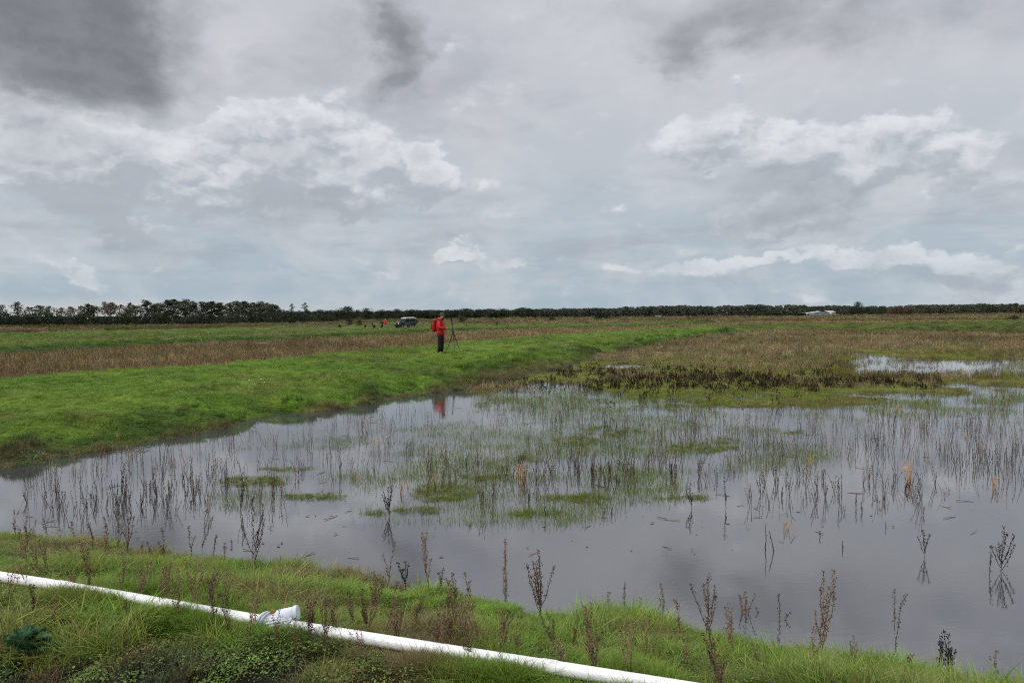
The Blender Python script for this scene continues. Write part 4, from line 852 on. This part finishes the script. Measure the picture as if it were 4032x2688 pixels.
# ------------------------------------------------------------------ off-road vehicle
def vehicle():
    D = 152; x = at_y(1596, D); z = hz(x, D); e = empty('off_road_car', (x, D, z), math.radians(180+44), 'boxy off-road car with white roof and teal front door parked in the far field', 'car'); e.scale = (1.02,)*3
    grn, gry, wht, blk = mat('dark_green_paint', (.03, .06, .055), .35, .08, spec=.5), mat('muddy_grey_paint', (.05, .047, .045), .6, .3, 4), mat('white_roof_paint', (.62, .63, .64), .4, .04), mat('black_rubber', (.014, .014, .015), .7, .1)
    tl, gl, lamp = mat('teal_paint', (.03, .085, .08), .35, .1, spec=.5), mat('window_glass', (.02, .025, .03), .3, 0, spec=.15), mat('lamp_glass', (.7, .7, .66), .1, 0)
    b = MB(); b.prism([(2.0, .5), (2.05, .95), (1.98, 1.08), (.75, 1.14), (.72, .52), (.9, .5), (1.0, .82), (1.62, .82), (1.72, .5)], -.82, .82); b.build('front_body', gry, e)
    b = MB(); b.prism([(.74, .5), (.74, 1.16), (-2.05, 1.16), (-2.05, .55), (-1.72, .55), (-1.6, .84), (-.98, .84), (-.86, .5)], -.84, .84); b.build('rear_body', gry, e)
    b = MB(); b.prism([(.78, 1.145), (1.98, 1.09), (1.98, 1.13), (.78, 1.19)], -.62, .62); b.build('bonnet', mat('pale_bonnet_paint', (.5, .5, .45), .4, .15, 3), e)
    b = MB()
    for y in (-.80, .74): b.prism([(.70, 1.165), (.45, 1.88), (.38, 1.88), (.60, 1.165)], y, y+.06); b.prism([(-.28, 1.165), (-.28, 1.88), (-.38, 1.88), (-.38, 1.165)], y, y+.06); b.prism([(-2.02, 1.165), (-1.95, 1.88), (-1.8, 1.88), (-1.8, 1.165)], y, y+.06)
    b.prism([(-.38, 1.165), (-.38, 1.35), (-1.8, 1.35), (-1.8, 1.165)], -.80, -.74); b.prism([(-.38, 1.165), (-.38, 1.35), (-1.8, 1.35), (-1.8, 1.165)], .74, .80); b.prism([(-1.95, 1.17), (-1.93, 1.87), (-2.0, 1.87), (-2.04, 1.17)], -.74, .74)
    b.build('cab_frame', grn, e)
    b = MB(); b.prism([(.655, 1.2), (.43, 1.86), (.415, 1.86), (.64, 1.2)], -.72, .72); b.build('windscreen', gl, e)
    for y in (-.785, .765):
        b = MB(); b.prism([(.58, 1.17), (.38, 1.86), (-.28, 1.86), (-.28, 1.17)], y, y+.02); b.build('side_window', gl, e)
        b = MB(); b.prism([(-.40, 1.36), (-.40, 1.86), (-1.79, 1.86), (-1.79, 1.36)], y, y+.02); b.build('rear_side_window', gl, e)
    b = MB(); b.prism([(.52, 1.86), (.42, 2.0), (-1.95, 2.04), (-2.07, 1.86)], -.83, .83); b.build('roof', wht, e)
    b = MB(); b.tube([(.2, -.5, 2.09), (-2.25, -.5, 2.12)], .045, 8); b.tube([(.2, -.2, 2.09), (-2.25, -.2, 2.12)], .045, 8)
    for k in range(9): b.tube([(.1-k*.28, -.5, 2.09), (.1-k*.28, -.2, 2.09)], .02, 6)
    b.build('roof_ladder', wht, e); b = MB()
    for k in (-.2, -1.5): b.tube([(k, -.75, 2.03), (k, .75, 2.03)], .025, 6)
    b.build('roof_bar', blk, e)
    for y in (-.865, .845): b = MB(); b.prism([(.70, .55), (.70, 1.15), (-.26, 1.15), (-.26, .55)], y, y+.02); d = b.build('door', tl, e); b = MB(); b.box((-.18, y-.005 if y < 0 else y+.025, 1.05), (.12, .03, .03)); b.build('handle', blk, d)
    for sx in (1.31, -1.29):
        for sy in (-.72, .72):
            b = MB(); n = 20; P = [(sx+.30*math.cos(2*PI*k/n), sy, .40+.30*math.sin(2*PI*k/n)) for k in range(n+1)]; b.tube(P, [(.11, .10)]*(n+1), 10, ref=(0, 1, 0)); w_ = b.build('wheel', blk, e, smooth=True)
            b = MB(); b.tube([(sx, sy-.07, .4), (sx, sy+.07, .4)], .215, 16); b.build('rim', mat('steel_rim', (.25, .25, .25), .4, .1, metal=.5), w_)
    b = MB(); b.box((2.12, 0, .58), (.12, 1.7, .16)); b.build('bumper', blk, e); b = MB(); b.box((2.045, 0, .86), (.04, .75, .34)); b.build('grille', blk, e)
    for s in (-1, 1): b = MB(); b.tube([(2.0, s*.58, .9), (2.08, s*.58, .9)], .11, 14); b.build('headlight', lamp, e)
    b = MB(); b.tube([(-2.16, .2, 1.2), (-2.34, .2, 1.2)], .37, 18); b.build('spare_wheel', blk, e)
    for s in (-1, 1): b = MB(); b.box((.66, s*.98, 1.3), (.06, .16, .2)); b.tube([(.66, s*.82, 1.22), (.66, s*.95, 1.27)], .012, 6); b.build('wing_mirror', blk, e)
    b = MB(); b.box((-1.3, -.5, 1.5), (.5, .3, .3)); b.build('cargo', mat('orange_load', (.5, .2, .12), .6, .2), e)
vehicle()
# ------------------------------------------------------------------ trees
def crown_mesh(seed, h, w, z0, lobes, n, leafs, holes=0.):
    random.seed(seed); b = MB(); L = []
    for i in range(lobes):
        f = (i+.5)/lobes; a = i*2.4+random.uniform(-.5, .5); zz = z0+(h-z0)*(.12+.8*f); env = math.sin(PI*min(.12+.86*f, 1))**.6
        r = w*.5*env*random.uniform(.2, .65); q = (w*.24)*random.uniform(.6, 1.3)*(.55+.45*env); L.append((Vector((r*math.cos(a), r*math.sin(a), zz)), q))
    for i in range(n):
        c, q = random.choice(L); d = Vector((random.gauss(0, 1), random.gauss(0, 1), random.gauss(0, 1)+.15)).normalized(); r = q*random.uniform(.45, 1.12)
        p = c+Vector((d.x*r, d.y*r, d.z*r*.85)); s = leafs*random.uniform(.6, 1.3)
        b.leaf(p, d+Vector((random.gauss(0, .5), random.gauss(0, .5), random.gauss(0, .5))), (random.gauss(0, 1), random.gauss(0, 1), random.gauss(0, 1)), s, s*.8, random.uniform(.65, 1.4))
    q = np.array(b.v); k = h/q[:, 2].max(); rr = np.percentile(np.hypot(q[:, 0], q[:, 1]), 94)
    q *= (w/2/rr, w/2/rr, k); b.v = [tuple(a) for a in q]; L = [(Vector((c.x*w/2/rr, c.y*w/2/rr, c.z*k)), r_) for c, r_ in L]
    return b, L
def trunk_mesh(seed, h, z0, L, r):
    random.seed(seed+1); b = MB(); b.tube([(0, 0, -.2), (.05*h*random.uniform(-.3, .3), 0, h*.45), (random.uniform(-.03, .03)*h, 0, h*.85)], [r, r*.7, r*.2], 8)
    for c, q in L: a = Vector((0, 0, max(c.z-h*.22, z0*.6))); b.tube([a, a.lerp(c, .6)+Vector((0, 0, -.02*h)), c], [r*.35, r*.22, r*.08], 5, caps=False)
    return b
def foliage(name, c, var=.3): return mat(name, c, .8, var, .6, spec=.15, vattr=True, objrand=.25, trans=.2)
M_POP, M_RED, M_OAK, M_SHR, M_YEL = foliage('poplar_leaves', (.070, .085, .045)), foliage('russet_leaves', (.115, .082, .050)), foliage('oak_leaves', (.034, .050, .024)), foliage('shrub_leaves', (.040, .050, .032)), foliage('yellow_leaves', (.13, .125, .03))
M_WOOD = mat('far_wood_leaves', (0, 0, 0), .85, .3, .3, inst=True, spec=.1)
def make_tree(kind, seed, m):
    if kind == 'poplar': h, w, z0, lb, n, lf = 11, 4.8, (4.6 if seed < 5 else 3.0), 12, (850 if seed < 5 else 1500), .38
    elif kind == 'oak': h, w, z0, lb, n, lf = 9, 9.5, 1.2, 16, 1700, .45
    elif kind == 'bush': h, w, z0, lb, n, lf = 3, 4.4, -.2, 10, 900, .26
    else: h, w, z0, lb, n, lf = 10, 3.2, 5.2, 6, 420, .30     # thin
    b, L = crown_mesh(seed, h, w, z0, lb, n, lf)
    return h, w, b.build('crown', m, link_=False), trunk_mesh(seed, h, max(z0, .3), L, .16 if kind != 'oak' else .35).build('trunk', M_BARK, link_=False)
SRC = {}
def tree(name, px, ptop, D, kind, seed, m, label, group=None, wpx=None):
    k = (kind, seed, m.name)
    if k not in SRC: SRC[k] = make_tree(kind, seed, m)
    h, w, cr, tr = SRC[k]; x = at_y(px, D); z = hz(x, D); H_ = hgt(px, ptop, D)-z; s = H_/h; sw = (wpx/F*D)/w if wpx else s
    e = empty(name, (x, D, z), rng.uniform(0, 6.28), label, 'bush' if kind == 'bush' else 'tree', group); e.scale = (sw, sw, s)
    for q in (cr, tr): c = q.copy(); S.collection.objects.link(c); c.parent = e
    return e
def trees():
    L1 = [(-150, 1190), (-90, 1184), (-45, 1195), (3, 1189), (70, 1189), (110, 1207), (160, 1201), (200, 1203), (245, 1201), (282, 1204), (312, 1198), (347, 1198), (377, 1196), (412, 1188), (436, 1186), (467, 1192), (507, 1192), (535, 1197)]
    L2 = [(580, 1180), (615, 1186), (655, 1175), (690, 1175), (725, 1176), (765, 1180), (800, 1180), (832, 1184), (862, 1189)]; L3 = [(905, 1187), (938, 1183), (966, 1184), (1000, 1189), (1027, 1184), (1056, 1190), (1080, 1198)]
    for i, (x, t) in enumerate(L1):
        red = x in (312, 412, 436, 467, 507, 245)
        if x < 0: lab = f'tall poplar beyond the left edge of the tree row'; 
        else: lab = f"{'russet-tinged' if red else 'thin grey-green'} poplar in the sparse left row, {ordn(i-3)} from the left"
        tree('poplar', x+rng.uniform(-8, 8), t+rng.uniform(-4, 9), 292+rng.uniform(-8, 8), 'poplar', i % 5, M_RED if red else M_POP, lab, 'row of tall poplars at the left', 56+rng.uniform(-18, 18))
    for i, (x, t) in enumerate(L2): tree('poplar', x+rng.uniform(-7, 7), t+rng.uniform(-3, 6), 312+rng.uniform(-6, 6), 'poplar', 5+i % 5, M_POP, f'dense tall poplar in the middle dark group, {ordn(i)} from the left', 'dark middle group of poplars', 66+rng.uniform(-8, 8))
    for i, (x, t) in enumerate(L3): tree('poplar', x, t, 345+rng.uniform(-6, 6), 'poplar', 5+i % 5, M_POP, f'dark poplar in the third group from the left, {ordn(i)} in line', 'third group of poplars', 60+rng.uniform(-8, 8))
    tree('slender_tree', 1148, 1194, 400, 'thin', 1, M_POP, 'slender wispy tree, left one of the two beyond the poplars', None, 24); tree('slender_tree', 1200, 1191, 400, 'thin', 2, M_POP, 'slender wispy tree, right one of the two beyond the poplars', None, 28)
    O = [(1100, 1211, 400), (1122, 1219, 405), (1152, 1222, 410), (1208, 1217, 430), (1262, 1216, 470), (1304, 1218, 540), (1345, 1214, 580), (1180, 1219, 420), (1240, 1222, 460), (1285, 1220, 520), (1325, 1222, 560), (1366, 1201, 600), (1408, 1216, 650), (1442, 1210, 680), (1500, 1216, 700), (1535, 1219, 720), (1563, 1213, 760), (1618, 1215, 800), (1655, 1220, 830), (1680, 1219, 840), (1730, 1219, 850), (1790, 1216, 860), (1830, 1212, 870), (1885, 1214, 880), (1930, 1216, 900), (1975, 1212, 900), (2040, 1214, 900), (2090, 1213, 910)]
    for i, (x, t, D) in enumerate(O):
        lab = 'large round dark oak standing above the wood left of the vehicle' if x == 1366 else f'round dark broadleaf tree in the middle distance wood, {ordn(i)} from the left'
        tree('broadleaf_tree', x, t, D, 'oak', i % 4, M_OAK if i % 3 else M_SHR, lab, 'broadleaf trees of the middle wood', 78 if x == 1366 else 62+rng.uniform(-18, 14))
    U = list(range(-140, 1340, 40))
    for i, x in enumerate(U):
        D = 275+max(0, (x-800))*.2; tree('shrub', x+rng.uniform(-8, 8), 1232+rng.uniform(-9, 9), D, 'bush', 10+i % 4, M_SHR if i % 4 else M_OAK, f'dark understorey shrub beneath the left trees, {ordn(i)} from the left' if x >= 0 else 'dark understorey shrub beyond the left edge', 'dark shrubs under the poplars', 74)
    for args in [(1412, 1245, 205, 'bush', 21, M_YEL, 'rounded yellow-green bush before the dark wood', None, 36), (1376, 1240, 215, 'bush', 22, M_SHR, 'grey-green bush just left of the yellow-green bush', None, 38), (1818, 1236, 260, 'bush', 23, M_SHR, 'pale olive bush behind the tripod', None, 38),
                 (2368, 1222, 330, 'bush', 20, M_OAK, 'big dark bush before the long wood, right of centre', None, 70), (2172, 1243, 300, 'bush', 21, M_SHR, 'low rounded bush left of the big dark bush', None, 44), (3990, 1239, 200, 'bush', 22, M_OAK, 'dark low bush in the field at the right edge', None, 50), (1148, 1247, 250, 'bush', 23, M_OAK, 'small dark bush at the foot of the left wood', None, 34), (1639, 1254, 220, 'bush', 20, M_SHR, 'small olive bush right behind the vehicle', None, 16),
                 (3380, 1183, 820, 'oak', 3, M_OAK, 'tall dark tree rising above the wood right of the farm', None, 40), (3352, 1205, 830, 'oak', 1, M_OAK, 'dark tree left beneath the tallest tree on the right', None, 40), (3420, 1205, 830, 'oak', 2, M_OAK, 'dark tree right beneath the tallest tree on the right', None, 46), (3470, 1204, 860, 'oak', 0, M_SHR, 'flat-topped dark tree right of the tallest tree', None, 44),
                 (3530, 1202, 800, 'oak', 2, M_RED, 'broad russet tree in the right wood', None, 70), (3580, 1206, 800, 'oak', 1, M_RED, 'second broad russet tree in the right wood', None, 60)]: tree('bush' if args[3] == 'bush' else 'broadleaf_tree', *args)
    # the long far wood: one mass
    proto('wood_tree', [crown_mesh(200+i, 12, 8, 0, 9, 230, 1.3)[0] for i in range(5)], M_WOOD)
    T = ([1180, 1500, 1700, 2100, 2540, 2700, 3000, 3300, 3450, 3560, 3700, 3880, 4032, 4500], [1226, 1224, 1221, 1215, 1206, 1203, 1201, 1203, 1207, 1201, 1197, 1195, 1198, 1196])
    n = 2600; px = np.concatenate([rng.uniform(1150, 4700, n), rng.uniform(-400, 1200, 500)]); n = len(px); D = np.interp(px, [-400, 1180, 1500, 2100, 4100], [330, 470, 800, 930, 1010])+rng.uniform(0, 60, n)
    x = np.array([at_y(a, d) for a, d in zip(px, D)]); top = np.interp(px, *T)+np.abs(rng.normal(0, 4.5, n))-1.5+(fbm(px, px*0, 45., 4)-.5)*14; top = np.where(px < 1150, 1244, top); hh = np.array([hgt(a, b, d) for a, b, d in zip(px, top, D)])
    dep = rng.random(n); s = hh/12*np.where(dep > .3, 1, .7); c = mixc(mixc(G(.070, .086, .066), G(.13, .13, .092), rng.random(n)**1.5), G(.10, .07, .045), (rng.random(n) < .05)*.5)  # crown colours lightened to stand in for distance haze
    scatter('far_wood', 'wood_tree', np.stack([x, D, np.full(n, .0)], 1), np.stack([s*.9, s*.9, s], 1), c, 'long dark distant wood filling the horizon at centre and right', lean=.03)
    # hedge beside the farm
trees()
def farm():
    grey, wht, dk, red = mat('grey_cladding', (.22, .25, .28), .7, .05, .1), mat('white_sheet_roof', (.4, .4, .39), .5, .05), mat('dark_wall', (.05, .05, .055), .8, .1), mat('red_machine', (.5, .05, .03), .5, .1)
    D = 700; z = .1; mpp = D/F
    def barn(pxc, wpx, hpx_eave, hpx_top, dep, wallm, roofm, label, D=700):
        x = at_y(pxc, D); w = wpx*D/F; he, ht = hpx_eave*D/F, hpx_top*D/F; e = empty('barn', (x, D, z), math.radians(-4), label, 'barn')
        b = MB(); b.prism([(-w/2, 0), (w/2, 0), (w/2, he), (0, ht-.15), (-w/2, he)], 0, dep); b.build('wall', wallm, e)
        b = MB(); b.prism([(-w/2-.4, he-.1), (0, ht), (w/2+.4, he-.1), (w/2+.4, he+.15), (0, ht+.28), (-w/2-.4, he+.15)], -.4, dep+.4); b.build('roof', roofm, e)
        b = MB(); b.box((w*.12, -.05, he*.4), (w*.22, .1, he*.8)); b.build('door', mat('barn_door', (.18, .2, .23), .7, .05), e); return e
    barn(3236, 60, 14, 19, 26, grey, mat('grey_roof', (.33, .34, .32), .7, .08, .2), 'large grey gabled barn at the edge of the far wood')
    b = MB()
    def shed(pxc, wpx, h0, h1, label, D, front=dk):
        x = at_y(pxc, D); w = wpx*D/F; e = empty('shed', (x, D, z), 0, label, 'shed'); b = MB(); b.box((0, 4, h0*.5), (w*.96, 7.6, h0)); b.build('wall', front, e)
        b = MB(); b.add([(-w/2, -.3, h0), (w/2, -.3, h0), (w/2, 8.3, h1), (-w/2, 8.3, h1), (-w/2, -.3, h0+.15), (w/2, -.3, h0+.15), (w/2, 8.3, h1+.15), (-w/2, 8.3, h1+.15)], [(3, 2, 1, 0), (4, 5, 6, 7), (0, 1, 5, 4), (1, 2, 6, 5), (2, 3, 7, 6), (3, 0, 4, 7)]); b.build('roof', wht, e)
    shed(3184, 54, 2.6, 3.9, 'long low shed with white roof left of the grey barn', 715); shed(3273, 22, 2.3, 3.8, 'small white-roofed lean-to right of the grey barn', 716); shed(3276, 32, 4.0, 5.4, 'grey-roofed shed behind the right side of the barn', 745, grey); shed(3229, 9, 4.6, 5.2, 'little white roof cabin showing above the barn', 735, wht)
    for pxc, lab in ((3272, 'red farm machine before the grey barn'), (3303, 'red farm machine further right of the barn')):
        x = at_y(pxc, 690); e = empty('farm_machine', (x, 690, z), 0, lab, 'farm machine'); b = MB(); b.box((0, 0, 1.0), (3.0, 1.6, .9), .9); b.build('chassis', red, e); b = MB(); b.box((-.9, 0, 1.9), (1.1, 1.4, 1.0), .85); b.build('cab', red, e)
        for sx in (-1, 1):
            b = MB(); b.tube([(sx*1.0, -.9, .5), (sx*1.0, .9, .5)], .5, 14); b.build('wheel', dk, e)
    x = at_y(2591, 700); e = empty('caravan', (x, 700, z), 0, 'small pale caravan roof before the long wood', 'caravan'); b = MB(); b.prism([(-2.3, .4), (2.3, .4), (2.4, 1.8), (1.9, 2.4), (-1.9, 2.4), (-2.4, 1.8)], 0, 2.2); b.build('body', mat('pale_green_panel', (.3, .36, .33), .6, .05), e); b = MB(); b.box((0, 1.1, 2.5), (3.6, 2.0, .14)); b.build('roof', wht, e); b = MB(); b.box((-.5, -.02, 1.5), (1.6, .04, .6)); b.build('window', dk, e)
    b = MB(); x0, x1 = at_y(2950, 680), at_y(3172, 680); random.seed(9)
    for i in range(2600): b.leaf((random.uniform(x0, x1)-x0, random.uniform(0, 2.5), random.uniform(.1, 3.6)), (random.gauss(0, 1), random.gauss(0, 1)-.6, random.gauss(0, 1)), (random.gauss(0, 1), 0, random.gauss(0, 1)), 1.1, .9, random.uniform(.6, 1.3))
    o = b.build('hedge', M_OAK); o.location = (x0, 680, 0); tag(o, 'long low dark clipped hedge left of the farm sheds', 'hedge')
farm()
